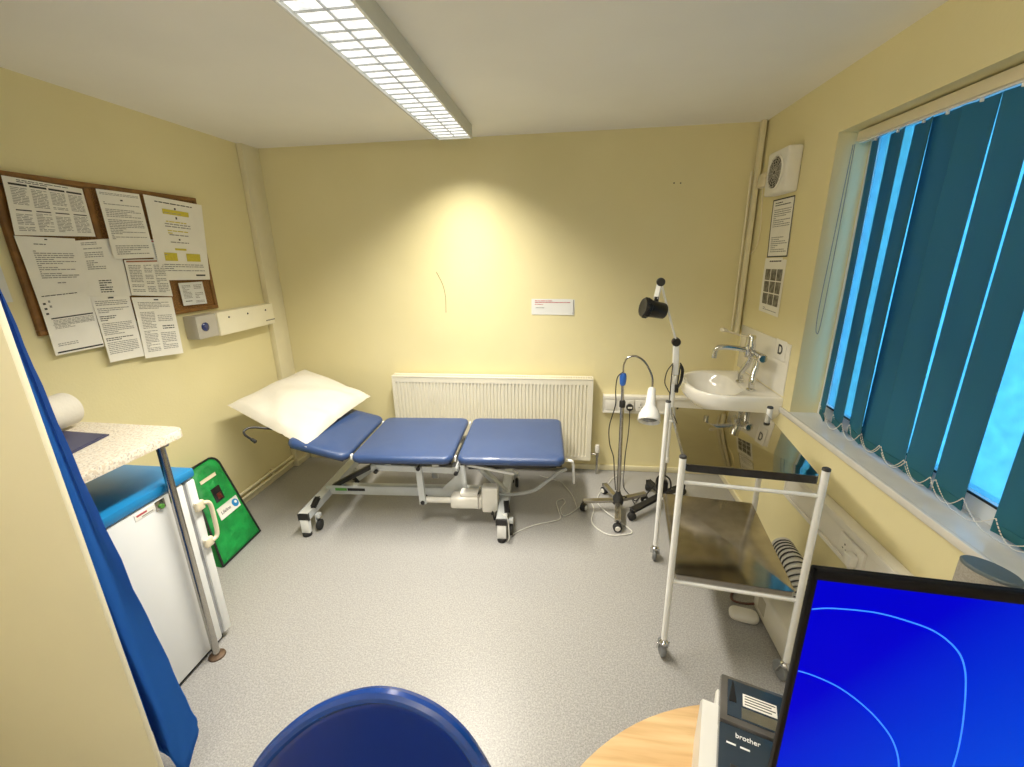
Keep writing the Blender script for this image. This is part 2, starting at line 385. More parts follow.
# right wall with window opening
WY0, WY1, WZ0, WZ1 = -0.35, 2.342, 0.822, 2.145
w = MB()
w.box(XR, XR+.30, WY1, YB, 0, H); w.box(XR, XR+.30, YR, WY0, 0, H)
w.box(XR, XR+.30, WY0, WY1, 0, WZ0-.03); w.box(XR, XR+.30, WY0, WY1, WZ1, H)
struct(w.build('wall_right', 'wall'))
struct(MB().box(XR-.001, XR+.15, WY0, WY1, WZ0-.03, WZ0, 0).box(XR-.016, XR, WY0-.05, WY1+.085, WZ0-.03, WZ0+.0005, .004).build('trim_1', 'sill'))        # window sill
# window frame + pane
wf = MB(); fx0, fx1 = XR+.135, XR+.195
for y, hw_ in ((WY0+.02, .02), (0.55, .03), (1.20, .03), (WY1-.014, .014)): wf.box(fx0+.004, fx1-.004, y-hw_, y+hw_, WZ0+.01, WZ1-.01)
for za, zb_ in ((WZ0, WZ0+.06), (WZ1-.03, WZ1)): wf.box(fx0, fx1, WY0, WY1, za, zb_)
win = struct(wf.build('window_1', 'upvc'))
pn = MB().box(XR+.163, XR+.169, WY0, WY1, WZ0, WZ1).build('window_pane', 'pane', win)
gsk = MB()
for ya, yb in ((WY0+.05, .52), (.58, 1.17), (1.23, WY1-.03)):
    gsk.box(fx0-.003, fx0+.002, ya, yb, WZ0+.059, WZ0+.066)
gsk.build('window_gasket', 'rubber', win)
# skirting
bb = MB().box(XL+.07, XR, YB-.016, YB, 0, .045, .005); struct(bb.build('baseboard_back', 'trim'))
bl = MB().box(XL, XL+.016, .9, YB-.19, 0, .035, .004); struct(bl.build('baseboard_left', 'trim'))
struct(MB().box(XR-.016, XR, YR, YB-.016, 0, .045, .005).build('baseboard_right', 'trim'))
# boxed-in pipe run in the left corner
bx = MB().box(XL, XL+.042, YB-.17, YB, 0, H, .004); bx.box(XL, XL+.055, YB-.18, YB, 0, .05, .004)
struct(bx.build('trim_2', 'trim'))
# foreground partition and its near-vertical end
struct(MB().box(XL, -1.1345, .736, .75, 0, H, .002).build('wall_partition', 'partition'))

# ------------------------------------------------------------------ heating pipes low on left wall
for k, (z, lab) in enumerate(((.098, 'upper copper-painted heating pipe running low along the left wall'), (.058, 'lower painted heating pipe running just above the left skirting'))):
    o = MB().tube([(XL+.03, 1.2, z), (XL+.03, YB-.20, z)], .0105, 12)
    for y in (1.6, 2.2, 2.75): o.box(XL, XL+.03, y-.01, y+.01, z-.012, z+.012, .002)
    tag(o.build('heating_pipe', 'trim'), lab, 'pipe')
o = MB().tube(smooth_path([(XL+.08, YB-.03, .135), (-1.9, YB-.03, .135), (-1.5, YB-.03, .135), (-1.3, YB-.03, .135)], 3), .0105, 12)
tag(o.build('heating_pipe', 'trim'), 'painted heating pipe along the back wall behind the head of the couch', 'pipe')

# ------------------------------------------------------------------ ceiling luminaire, added fill batten
def luminaire(x0, x1, y0, y1, label):
    zb, zt = 2.332, H
    t = thing('ceiling_light', label, 'ceiling light', ((x0+x1)/2, (y0+y1)/2, H))
    b = MB()
    def rr(i_, z): return [(x0+i_, y0+i_, z), (x1-i_, y0+i_, z), (x1-i_, y1-i_, z), (x0+i_, y1-i_, z)]
    b.loft([rr(0, zt-.0005), rr(0, zb-.001), rr(.005, zb-.001), rr(.005, zt-.014)])
    b.build('housing', 'lum_body', t)
    MB().box(x0+.006, x1-.006, y0+.006, y1-.006, zb+.012, zb+.016).build('diffuser', 'louvre', t)
    bl_ = MB(); n = int((y1-y0)/.062)
    for i in range(1, n):
        y = y0+(y1-y0)*i/n
        bl_.box(x0+.006, x1-.006, y-.0011, y+.0011, zb+.006, zb+.012)
    xm = (x0+x1)/2; bl_.box(xm-.0013, xm+.0013, y0, y1, zb+.004, zb+.012)
    bl_.build('louvre', 'blade', t)
    rm = MB()
    rm.box(x0-.001, x0+.009, y0, y1, zb-.004, zb, .001); rm.box(x1-.009, x1+.001, y0, y1, zb-.004, zb, .001)
    rm.box(x0, x1, y0-.001, y0+.008, zb-.004, zb, .001); rm.box(x0, x1, y1-.008, y1+.001, zb-.004, zb, .001)
    rm.build('trim_rim', 'white_enamel', t)
    return t
luminaire(-.815, -.600, 1.05, 2.90, 'long louvred fluorescent ceiling light running towards the back wall')

fill_batten = thing('ceiling_light', 'unseen bare-tube ceiling light behind the camera, added as fill', 'ceiling light', (-.25, -.5, H))  # unseen lamp behind the camera, bare tube added to brighten ceiling and partition
MB().box(-.28, -.22, -1.25, .25, 2.345, H, .004).build('housing', 'white_enamel', fill_batten)
MB().cyl((-.25, -1.23, 2.305), (-.25, .23, 2.305), .019).build('fill_tube', emit_mat('fill_tube_glow', (1.0, .93, .80), FILL_TUBE), fill_batten)
for y in (-1.235, .24): MB().box(-.268, -.232, y-.012, y+.012, 2.28, 2.35, .003).build('tube_holder', 'white_enamel', fill_batten)

# ------------------------------------------------------------------ notice board and papers
bx_ = XL
nb = thing('notice_board', 'long cork notice board in brown wooden frame on left wall', 'notice board', (XL, 2.07, 1.68))
MB().box(XL, XL+.012, 1.60, 2.53, 1.37, 2.00).build('cork_panel', 'cork', nb)
fr = MB(); f0, f1 = XL, XL+.020
fr.box(f0, f1, 1.565, 2.555, 1.985, 2.008, .003); fr.box(f0, f1, 1.565, 2.555, 1.355, 1.378, .003)
fr.box(f0, f1, 1.565, 1.60, 1.378, 1.985, .003); fr.box(f0, f1, 2.53, 2.555, 1.378, 1.985, .003)
fr.box(f0, f1-.003, 1.915, 1.94, 1.378, 1.985, .002); fr.box(f0, f1-.004, 2.185, 2.197, 1.378, 1.985, .002)
fr.build('frame', 'board_frame', nb)

rnd = random.Random(3)
def bilin(c, u, v):   # c = TL, TR, BR, BL as (y, z)
    a = (c[0][0]*(1-u)+c[1][0]*u, c[0][1]*(1-u)+c[1][1]*u); b = (c[3][0]*(1-u)+c[2][0]*u, c[3][1]*(1-u)+c[2][1]*u)
    return (a[0]*(1-v)+b[0]*v, a[1]*(1-v)+b[1]*v)
def paper_on(name, label, cat, c, px, prints, mt='paper', curl=.004, sgn=1, group=None, plane='x', part_label=None):
    """sheet on a wall; plane 'x': wall of constant x, sgn +1 faces +x; plane 'y': back wall, c in (x,z)"""
    def P(u, v, off=0.0):
        a, z = bilin(c, u, v)
        d = (curl*(math.sin(v*PI*.95+.3)*.35+(v**3)*.8) + curl*.25*math.sin(u*5+v*3)+off+.0004)*sgn
        return (px+d, a, z) if plane == 'x' else (a, px+d, z)
    cen = P(.5, .5)
    mb = MB(); NU, NV = 6, 10
    g = [[mb.bm.verts.new(P(i/NU, j/NV)) for i in range(NU+1)] for j in range(NV+1)]
    g2 = [[mb.bm.verts.new(Vector(P(i/NU, j/NV, -.0003))) for i in range(NU+1)] for j in range(NV+1)]
    for j in range(NV):
        for i in range(NU):
            mb.bm.faces.new((g[j][i], g[j][i+1], g[j+1][i+1], g[j+1][i])); mb.bm.faces.new((g2[j+1][i], g2[j+1][i+1], g2[j][i+1], g2[j][i]))
    edge = [(0, i) for i in range(NU+1)]+[(j, NU) for j in range(1, NV+1)]+[(NV, i) for i in range(NU-1, -1, -1)]+[(j, 0) for j in range(NV-1, 0, -1)]
    for k in range(len(edge)):
        a, b = edge[k], edge[(k+1) % len(edge)]
        mb.bm.faces.new((g[a[0]][a[1]], g2[a[0]][a[1]], g2[b[0]][b[1]], g[b[0]][b[1]]))
    slots = [mt]
    for kind, u0, u1, v0, v1, *rest in prints:
        mtn = rest[0] if rest else 'ink'
        if mtn not in slots: slots.append(mtn)
        mi = slots.index(mtn)
        def strip(ua, ub, va, vb):
            n = max(1, int((ub-ua)/.12)); k = max(1, int((vb-va)/.1))
            for i in range(n):
                for j in range(k):
                    u_a, u_b = ua+(ub-ua)*i/n, ua+(ub-ua)*(i+1)/n; v_a, v_b = va+(vb-va)*j/k, va+(vb-va)*(j+1)/k
                    mb.quad(P(u_a, v_a, .0009), P(u_b, v_a, .0009), P(u_b, v_b, .0009), P(u_a, v_b, .0009))
                    mb.bm.faces.ensure_lookup_table(); mb.bm.faces[-1].material_index = mi
        if kind == 'fill': strip(u0, u1, v0, v1)
        elif kind == 'lines':
            pit = rest[1] if len(rest) > 1 else .022
            v = v0
            while v < v1-.3*pit:
                u = u0
                while u < u1-.02:
                    wl = rnd.uniform(.03, .11)
                    if rnd.random() < .06: break
                    strip(u, min(u+wl, u1), v, v+pit*.42); u += wl+.012
                v += pit
    mb.xform(Matrix.Translation(-Vector(cen)))
    t = mb.build(name, mt); t.location = cen
    for k in slots[1:]: t.data.materials.append(M[k])
    return tag(t, label, cat, group)
GP = 'papers pinned to the notice board'
def pb(label, c, prints, dx, mt='paper', curl=.006, cat='paper sheet'):
    return paper_on('paper_notice', label, cat, c, XL+.022+dx, prints, mt, curl, 1, GP)
cols = []
for i in range(4):
    u0 = .05+.235*i
    cols += [('fill', u0, u0+.21, .10, .135, 'ink_dark'), ('lines', u0+.01, u0+.2, .17, .50, 'ink', .028), ('fill', u0+.02, u0+.2, .55, .57, 'ink_dark'), ('lines', u0+.01, u0+.2, .60, .93, 'ink', .028)]
pb('landscape sheet with four bar-headed columns, top left of board', [(1.604, 1.988), (1.901, 1.976), (1.896, 1.768), (1.582, 1.764)], [('lines', .15, .8, .03, .07, 'ink_dark', .03)]+cols, .004)
pb('letter with one grey paragraph, below the four-column sheet', [(1.582, 1.762), (1.809, 1.757), (1.802, 1.523), (1.588, 1.528)],
   [('fill', .45, .5, .03, .05, 'ink_dark'), ('lines', .25, .45, .12, .15, 'ink_dark', .03), ('lines', .2, .9, .24, .74, 'ink', .036), ('lines', .45, .6, .80, .86, 'ink', .05)], .002)
pb('sheet with three bullets, a small table and black footer bar, bottom left', [(1.589, 1.53), (1.802, 1.536), (1.794, 1.265), (1.587, 1.266)],
   [('lines', .08, .75, .04, .07, 'ink_dark', .03), ('fill', .06, .11, .15, .18, 'ink_dark'), ('fill', .06, .11, .23, .26, 'ink_dark'), ('fill', .06, .11, .31, .34, 'ink_dark'),
    ('lines', .16, .9, .12, .3, 'ink', .08), ('fill', .12, .95, .40, .42, 'ink_dark'), ('lines', .14, .95, .44, .62, 'ink', .022), ('fill', .12, .95, .51, .515, 'ink_dark'), ('lines', .1, .5, .82, .9, 'ink', .03), ('fill', .05, .98, .95, .975, 'ink_dark')], .005)
pb('plain list sheet with short lines, tucked under its neighbours at board centre', [(1.807, 1.748), (2.009, 1.765), (1.995, 1.484), (1.794, 1.495)],
   [('lines', .1, .45, .04, .1, 'ink', .03), ('lines', .12, .55, .14, .55, 'ink', .035), ('lines', .3, .6, .70, .92, 'ink_dark', .04)], .001)
pb('tall sheet of dense grey text at top centre of the board', [(1.957, 1.984), (2.176, 1.985), (2.173, 1.67), (1.953, 1.665)],
   [('fill', .48, .54, .12, .14, 'ink_dark'), ('lines', .05, .95, .04, .08, 'ink', .02), ('lines', .08, .92, .17, .72, 'ink', .025), ('lines', .1, .9, .8, .93, 'ink', .03)], .009)
pb('sheet with a red-brown title bar over a table, centre right', [(2.005, 1.661), (2.234, 1.662), (2.228, 1.46), (1.994, 1.487)],
   [('fill', .04, .8, .03, .07, 'ink_brown'), ('lines', .06, .35, .15, .9, 'ink', .045), ('lines', .42, .62, .15, .9, 'ink', .045), ('lines', .68, .95, .15, .9, 'ink', .045)], .006)
pb('large laminated flowchart with yellow boxes at the top right of the board', [(2.203, 1.988), (2.581, 1.971), (2.519, 1.534), (2.189, 1.55)],
   [('lines', .15, .8, .05, .08, 'ink_dark', .03), ('fill', .25, .72, .13, .19, 'ink_yellow'), ('lines', .27, .7, .145, .18, 'ink', .02), ('lines', .28, .68, .27, .30, 'ink_yellow', .03), ('lines', .25, .72, .30, .34, 'ink', .03),
    ('lines', .28, .68, .38, .42, 'ink_yellow', .03), ('lines', .3, .66, .43, .46, 'ink', .03), ('lines', .3, .65, .52, .54, 'ink', .03), ('fill', .36, .58, .60, .625, 'ink_yellow'),
    ('fill', .14, .38, .66, .76, 'ink_yellow'), ('fill', .56, .84, .66, .76, 'ink_yellow'), ('lines', .15, .37, .68, .75, 'ink', .03), ('lines', .57, .83, .68, .75, 'ink', .03), ('fill', .46, .49, .1, .125, 'ink_dark'), ('fill', .46, .49, .21, .24, 'ink_dark'), ('fill', .46, .49, .48, .50, 'ink_dark'),
    ('lines', .1, .9, .8, .9, 'ink', .025), ('fill', .7, .9, .93, .95, 'ink_dark')], .003)
pb('text sheet hanging below the board, left of two', [(1.798, 1.496), (1.987, 1.487), (1.974, 1.176), (1.797, 1.183)],
   [('fill', .4, .55, .01, .03, 'ink_dark'), ('lines', .06, .9, .06, .26, 'ink', .028), ('lines', .06, .5, .29, .37, 'ink_dark', .03), ('lines', .06, .9, .4, .6, 'ink', .028), ('lines', .06, .85, .63, .67, 'ink_dark', .03), ('lines', .06, .9, .7, .9, 'ink', .028)], .006, curl=.01)
pb('text sheet hanging below the board, right of two', [(1.989, 1.477), (2.223, 1.455), (2.199, 1.14), (1.971, 1.162)],
   [('fill', .5, .62, .03, .05, 'ink_dark'), ('lines', .1, .9, .08, .2, 'ink', .024), ('lines', .1, .45, .24, .9, 'ink', .026), ('lines', .52, .9, .3, .42, 'ink', .03), ('lines', .6, .9, .48, .55, 'ink_dark', .04), ('lines', .52, .9, .6, .9, 'ink', .03)], .010, curl=.012)
pb('small card with grey print pinned alone at the lower right of the cork', [(2.292, 1.528), (2.464, 1.526), (2.463, 1.394), (2.293, 1.399)],
   [('lines', .58, .92, .12, .75, 'ink', .07), ('lines', .12, .42, .8, .88, 'ink_dark', .08), ('lines', .55, .92, .82, .9, 'ink', .06), ('lines', .1, .45, .12, .7, 'ink', .06)], .001, 'paper_cool', curl=.003)
pb('scrap of paper with a red mark between the dense sheet and the flowchart', [(2.170, 1.763), (2.248, 1.761), (2.272, 1.661), (2.175, 1.662)],
   [('fill', .2, .5, .05, .12, 'ink_red'), ('lines', .2, .9, .25, .9, 'ink', .1)], .0015, 'paper_cool', curl=.002)
# plastic sheet left of the board, half hidden by curtain
paper_on('paper_notice', 'pale plastic-sleeved sheet left of the board beside the curtain', 'paper sheet', [(1.33, 1.86), (1.520, 1.86), (1.522, 1.505), (1.33, 1.505)], XL, [('lines', .1, .8, .1, .8, 'ink', .04)], 'paper_cool', .003)

# ------------------------------------------------------------------ wall sensor / cover box
d = thing('wall_control_unit', 'cream wall unit with a grey end and blue round lens below the board', 'wall unit', (XL, 2.65, 1.27))
MB().box(XL, XL+.085, 2.29, 2.96, 1.20, 1.335, .004).build('back_box', 'disp_grey', d)
MB().box(XL+.01, XL+.098, 2.44, 2.965, 1.195, 1.340, .004).build('front_cover', 'cream_box', d)
MB().lathe([(0, .0), (.026, .0), (.026, .006), (.020, .011), (0, .013)], (XL+.085, 2.345, 1.268), (1, 0, 0), 24).build('round_lens', 'blue_sensor', d)
for y in (2.53, 2.70, 2.88): MB().lathe([(0, 0), (.0065, 0), (.0065, .002), (0, .003)], (XL+.098, y, 1.300), (1, 0, 0), 10).build('screw', 'ink_dark', d)
lg = MB(); yy = 2.87
for k in range(8): lg.box(XL+.098, XL+.0986, yy, yy+.008, 1.222, 1.230); yy += .012
lg.build('small_print', 'ink_dark', d)

# ------------------------------------------------------------------ back wall bits
paper_on('paper_notice', 'small white notice with red print on the back wall above the radiator', 'paper sheet', [(-.270, 1.339), (.040, 1.335), (.038, 1.222), (-.270, 1.226)], YB,
   [('lines', .08, .9, .10, .28, 'ink_red', .10), ('lines', .08, .3, .33, .38, 'ink_red', .08), ('lines', .1, .3, .55, .6, 'ink_dark', .06), ('fill', .965, .985, .05, .97, 'ink')], 'paper_cool', .004, -1, None, 'y')
tag(MB().tube(smooth_path([(-.965, YB-.0005, 1.535), (-.925, YB-.0005, 1.45), (-.908, YB-.0005, 1.36), (-.911, YB-.0005, 1.24)], 5), .0022, 5).build('wall_scuff', 'scratch'), 'thin curved pencil-like scuff on the back wall', 'scuff mark')
for (x, z, l) in ((.659, 2.073, 'dark drilled screw hole high on the back wall, left of the pair'), (.70, 2.071, 'dark drilled screw hole high on the back wall, right of the pair')):
    tag(MB().lathe([(0, 0), (.005, 0), (.004, .002), (0, .002)], (x, YB, z), (0, -1, 0), 8).build('screw_hole', 'ink_dark'), l, 'screw hole')

# ------------------------------------------------------------------ radiator
rx0, rx1, ry0, rz0, rz1 = -1.345, .1865, 3.078, .117, .772
rad = thing('radiator', 'wide cream panel radiator mounted on the back wall behind the couch', 'radiator', ((rx0+rx1)/2, 3.12, rz0))
def fluted(yf, sgn):
    mb = MB(); n = 56; pit = (rx1-rx0-.05)/n; xs = []
    for i in range(n):
        a = rx0+.025+i*pit
        xs += [(a, 0), (a+pit*.18, 1), (a+pit*.42, 1), (a+pit*.60, 0)]
    xs = [(rx0+.004, 0)]+xs+[(rx1-.004, 0)]
    zs = [(rz0, .006, 0), (rz0+.004, 0, 0), (rz0+.035, 0, 0), (rz0+.05, 0, 1), (rz1-.062, 0, 1), (rz1-.048, 0, 0), (rz1-.012, 0, 0), (rz1-.006, .004, 0)]
    g = [[mb.bm.verts.new((x, yf+sgn*(b+(.009*k*f)), z)) for x, k in xs] for z, b, f in zs]
    for j in range(len(zs)-1):
        for i in range(len(xs)-1): mb.bm.faces.new((g[j][i], g[j][i+1], g[j+1][i+1], g[j+1][i]))
    return mb
fluted(ry0, 1).build('front_panel', 'rad', rad, angle=25)
MB().box(rx0+.01, rx1-.01, ry0+.055, ry0+.065, rz0, rz1-.02, .003).build('rear_panel', 'rad', rad)
g = MB(); g.box(rx0, rx1, ry0-.002, ry0+.012, rz1-.012, rz1+.002, .003); g.box(rx0, rx1, ry0+.066, ry0+.080, rz1-.012, rz1+.002, .003)
n = 84
for i in range(n+1):
    x = rx0+.004+(rx1-rx0-.008)*i/n; g.box(x-.0042, x+.0042, ry0+.008, ry0+.07, rz1-.006, rz1)
g.build('top_grille', 'rad', rad)
for x in (rx0, rx1-.004): MB().box(x, x+.004, ry0, ry0+.08, rz0+.01, rz1, .001).build('side_panel', 'rad', rad)
MB().box(rx0+.01, rx1-.01, ry0+.018, ry0+.05, rz0+.05, rz1-.045).build('convector_fins', 'steel_dull', rad)
v = MB().lathe([(0, 0), (.017, 0), (.019, .01), (.019, .045), (.015, .06), (0, .062)], (.236, 3.10, .185), (0, 0, 1), 18); vo = v.build('valve_head', 'white_plastic', rad)
v = MB().cyl((.236, 3.10, 0.002), (.236, 3.10, .15), .0085).cyl((.236, 3.10, .145), (.236, 3.10, .187), .013); v.cyl((.19, 3.11, .165), (.236, 3.10, .165), .009)
v.build('valve_body', 'steel_dull', rad)
for x in (-1.1, -.05):
    MB().box(x-.02, x+.02, ry0+.065, YB-.002, rz0+.1, rz0+.5, .002).build('bracket', 'rad', rad)

# ------------------------------------------------------------------ dado trunking + sockets
def socket_plate(name, label, org, xd, w, sockets=2, group=None):
    """plate on a wall: org centre, xd horizontal dir; normal = xd x z"""
    xd = Vector(xd); zd = Vector((0, 0, 1)); nd = xd.cross(zd)
    t = thing(name, label, 'wall socket', org, 0, group)
    mx = Matrix((xd, zd, nd)).transposed().to_4x4(); mx.translation = Vector(org)
    MB().box(-w/2, w/2, -.043, .043, -.004, .009, .003).xform(mx).build('face_plate', 'white_plastic', t)
    for i in range(sockets):
        cx_ = 0 if sockets == 1 else (-.034 if i == 0 else .034)
        h = MB(); h.box(cx_-.003, cx_+.003, .004, .012, .009, .0096); h.box(cx_-.014, cx_-.006, -.014, -.010, .009, .0096); h.box(cx_+.006, cx_+.014, -.014, -.010, .009, .0096)
        h.xform(mx).build('pin_slots', 'ink_dark', t)
        MB().box(cx_-.006, cx_+.006, .018, .034, .009, .013, .001).xform(mx).build('switch', 'white_plastic', t)
    return t
tr = thing('cable_trunking', 'white dado trunking on the back wall between radiator and basin', 'trunking', (.7, YB, .56))
b = MB().box(.270, XR, YB-.048, YB, .497, .632, .006); b.build('body', 'white_plastic', tr)
MB().box(.270, XR, YB-.055, YB-.048, .607, .632, .003).box(.270, XR, YB-.055, YB-.048, .497, .515, .003).build('lid_edge', 'white_plastic', tr)
MB().box(.266, .272, YB-.052, YB, .495, .634, .003).build('end_cap', 'white_plastic', tr)
yf = YB-.049
MB().box(.290, .365, yf-.006, yf+.002, .52, .602, .003).build('blank_plate', 'white_plastic', tr)
socket_plate('wall_socket', 'single socket on the back trunking with the black plug in it', (.452, yf-.004, .561), (1, 0, 0), .076, 1)
socket_plate('wall_socket', 'double socket on the back trunking behind the white lamp head', (.572, yf-.004, .561), (1, 0, 0), .146, 2)
tr2 = thing('cable_trunking', 'white dado trunking along the right wall below the window sill', 'trunking', (XR, 1.0, .52))
TZ0, TZ1, TX = .435, .595, 1.124
MB().box(TX, XR-.002, -1.0, 2.16, TZ0, TZ1, .006).build('body', 'white_plastic', tr2)
MB().box(TX-.007, TX, -1.0, 2.16, TZ1-.035, TZ1, .003).box(TX-.007, TX, -1.0, 2.16, TZ0, TZ0+.022, .003).build('lid_edge', 'white_plastic', tr2)
MB().box(TX-.004, XR-.002, 2.155, 2.165, TZ0-.002, TZ1+.002, .003).build('end_cap', 'white_plastic', tr2)
socket_plate('wall_socket', 'double socket on the right wall trunking beside the monitor', (TX-.004, 1.60, .512), (0, -1, 0), .146, 2)
pl = thing('power_plug', 'white plug in the right wall socket next to the monitor corner', 'plug', (TX-.02, 1.566, .50))
MB().box(TX-.045, TX-.013, 1.543, 1.590, .478, .528, .008).build('plug_body', 'white_plastic', pl)
MB().tube(smooth_path([(TX-.03, 1.566, .482), (TX-.035, 1.55, .43), (TX-.03, 1.50, .38), (TX-.02, 1.42, .30)], 6), .0035, 8).build('cord', 'cable_white', pl)

# ------------------------------------------------------------------ pipework conduit in right back corner, extractor fan
cd = MB().box(XR-.04, XR-.012, YB-.05, YB-.012, 1.10, H, .004)
cd.cyl((XR-.055, YB-.02, 1.12), (XR-.055, YB-.02, 2.12), .007, seg=8)
struct(cd.build('trim_3', 'trim'))
fn = thing('extractor_fan', 'white square extractor fan high on the right wall', 'extractor fan', (XR, 2.75, 2.05))
fx = 1.095
b = MB(); b.box(fx+.006, XR, 2.64, 2.885, 1.94, 2.165, .012, seg=3); b.build('housing', 'white_plastic', fn)
cyf, czf, R0 = 2.762, 2.052, .082
MB().lathe([(R0+.008, .0), (R0+.008, .006), (R0, .009), (R0-.004, .004), (R0-.004, 0)], (fx+.007, cyf, czf), (-1, 0, 0), 32).build('round_rim', 'white_plastic', fn)
MB().lathe([(0, 0), (R0-.002, 0), (R0-.002, .002), (0, .003)], (fx+.006, cyf, czf), (-1, 0, 0), 32).build('dark_opening', 'pane_dark', fn)
gr = MB()
for rr in (.016, .030, .044, .058, .071):
    gr.tube([(fx-.001, cyf+rr*math.cos(2*PI*k/24), czf+rr*math.sin(2*PI*k/24)) for k in range(25)], .0016, 5, cap=False)
for k in range(12):
    a = 2*PI*k/12; gr.tube([(fx-.001, cyf+.01*math.cos(a), czf+.01*math.sin(a)), (fx-.001, cyf+.08*math.cos(a), czf+.08*math.sin(a))], .0016, 5)
gr.build('grille', 'disp_grey', fn)
fb = thing('switch_box', 'small white junction box on corner conduit beside the extractor fan', 'junction box', (XR, 3.05, 2.05))
MB().box(XR-.04, XR, 2.985, 3.09, 2.01, 2.09, .006).build('box', 'offwhite_plastic', fb)
MB().tube(smooth_path([(XR-.03, 2.99, 2.05), (XR-.05, 2.94, 2.06), (XR-.04, 2.885, 2.06)], 5), .005, 8).build('cable', 'offwhite_plastic', fb)
MB().tube(smooth_path([(XR-.02, 3.05, 2.01), (XR-.012, 3.04, 1.9), (XR-.012, 3.02, 1.75), (XR-.012, 3.05, 1.66), (XR-.02, 3.12, 1.62)], 6), .003, 8).build('loose_wire', 'offwhite_plastic', fb)
# posters on right wall (y decreasing to viewer: left edge in view = larger y)
paper_on('wall_poster', 'black-bordered text poster on the right wall below the extractor fan', 'poster', [(2.915, 1.925), (2.655, 1.925), (2.63, 1.612), (2.885, 1.605)], XR,
   [('fill', 0, 1, 0, .022, 'ink_dark'), ('fill', 0, 1, .978, 1, 'ink_dark'), ('fill', 0, .035, 0, 1, 'ink_dark'), ('fill', .965, 1, 0, 1, 'ink_dark'), ('lines', .15, .85, .06, .12, 'ink_dark', .04), ('lines', .12, .9, .18, .5, 'ink', .035), ('lines', .2, .8, .55, .6, 'ink_dark', .04), ('lines', .12, .9, .65, .92, 'ink', .035)], 'paper', .004, -1)
paper_on('wall_poster', 'poster with a grid of dark hand pictures on right wall above the basin', 'poster', [(2.91, 1.60), (2.64, 1.61), (2.628, 1.283), (2.895, 1.290)], XR,
   [('lines', .25, .8, .05, .1, 'ink_dark', .05)]+[('fill', .12+.27*i, .36+.27*i, .20+.22*j, .40+.22*j, 'photo_print') for i in range(3) for j in range(3)]+[('lines', .2, .9, .9, .95, 'ink', .03)], 'paper', .005, -1)

# ------------------------------------------------------------------ basin with taps
SY0, SY1, SZ = 2.425, 3.02, .87
bs = thing('wash_basin', 'white ceramic wall-hung hand basin in the back right corner', 'basin', (XR, 2.72, .7))
def basin_outline(ins, n=40):
    """D outline: flat to the wall, bowed front"""
    pts = []; yc = (SY0+SY1)/2; hw = (SY1-SY0)/2-ins; xb = XR-.001; xs = .97; xf = .715+ins
    pts.append((xb, yc-hw)); 
    for k in range(n+1):
        a = -PI/2+PI*k/n
        e = 2.3
        ca, sa = max(math.cos(a), 0), math.sin(a)
        pts.append((xs-(xs-xf)*(ca**(2/e)), yc+hw*math.copysign(abs(sa)**(2/e), sa)))
    pts.append((xb, yc+hw))
    return pts
def bowl_outline(k, npts):
    """inner bowl ellipse matched to outline vertex count"""
    yc = (SY0+SY1)/2; out = []
    for i in range(npts):
        a = -PI+2*PI*(i+.5)/npts     # starts at the wall side
        out.append((.905+(.155*k)*math.cos(a)*-1*-1, yc+.235*k*math.sin(a)))
    return out
ol = basin_outline(0); n = len(ol)
yc = (SY0+SY1)/2
def rg(pts, z): return [(x, y, z) for x, y in pts]
def angle_ring(k, z):
    out = []
    for (x, y) in ol:
        a = math.atan2((y-yc)/.30, (x-.905)/.2)
        out.append((.895+.160*k*math.cos(a), yc+.242*k*math.sin(a), z))
    return out
rings = []
def under(k, z):   # tapering underside towards wall centre
    return [(XR-.001-(XR-.001-x)*k, yc+(y-yc)*k, z) for x, y in ol]
rings.append(under(.42, SZ-.20)); rings.append(under(.70, SZ-.165)); rings.append(under(.90, SZ-.115)); rings.append(under(.975, SZ-.08)); rings.append(rg(basin_outline(.004), SZ-.062)); rings.append(rg(basin_outline(0), SZ-.03)); rings.append(rg(basin_outline(0), SZ-.006)); rings.append(rg(basin_outline(.006), SZ)); rings.append(rg(basin_outline(.018), SZ+.001))
rings.append(angle_ring(1.03, SZ-.002)); rings.append(angle_ring(1.0, SZ-.008)); rings.append(angle_ring(.93, SZ-.05)); rings.append(angle_ring(.78, SZ-.10)); rings.append(angle_ring(.45, SZ-.125)); rings.append(angle_ring(.1, SZ-.13))
MB().loft(rings).build('bowl', 'ceramic', bs, angle=50)
MB().lathe([(0, 0), (.02, 0), (.02, .004), (.012, .004), (0, .002)], (.895, yc, SZ-.13), (0, 0, 1), 18).build('drain', 'chrome', bs)
wt = MB(); wt.cyl((.895+.12, yc, SZ-.19), (.895+.12, yc, SZ-.29), .019); wt.lathe([(.02, 0), (.03, .01), (.03, .05), (.02, .06)], (1.015, yc, SZ-.33), (0, 0, 1), 18); wt.tube(smooth_path([(1.015, yc, SZ-.30), (1.05, yc, SZ-.30), (1.10, yc, SZ-.29), (XR-.002, yc, SZ-.29)], 4), .016, 12)
wt.build('waste_trap', 'chrome', bs)
for sg in (-1, 1): MB().tube(smooth_path([(1.02, yc+.12*sg, SZ-.19), (1.03, yc+.12*sg, SZ-.24), (1.08, yc+.13*sg, SZ-.27), (XR-.003, yc+.13*sg, SZ-.27)], 4), .008, 8).build('water_pipe', 'chrome', bs)

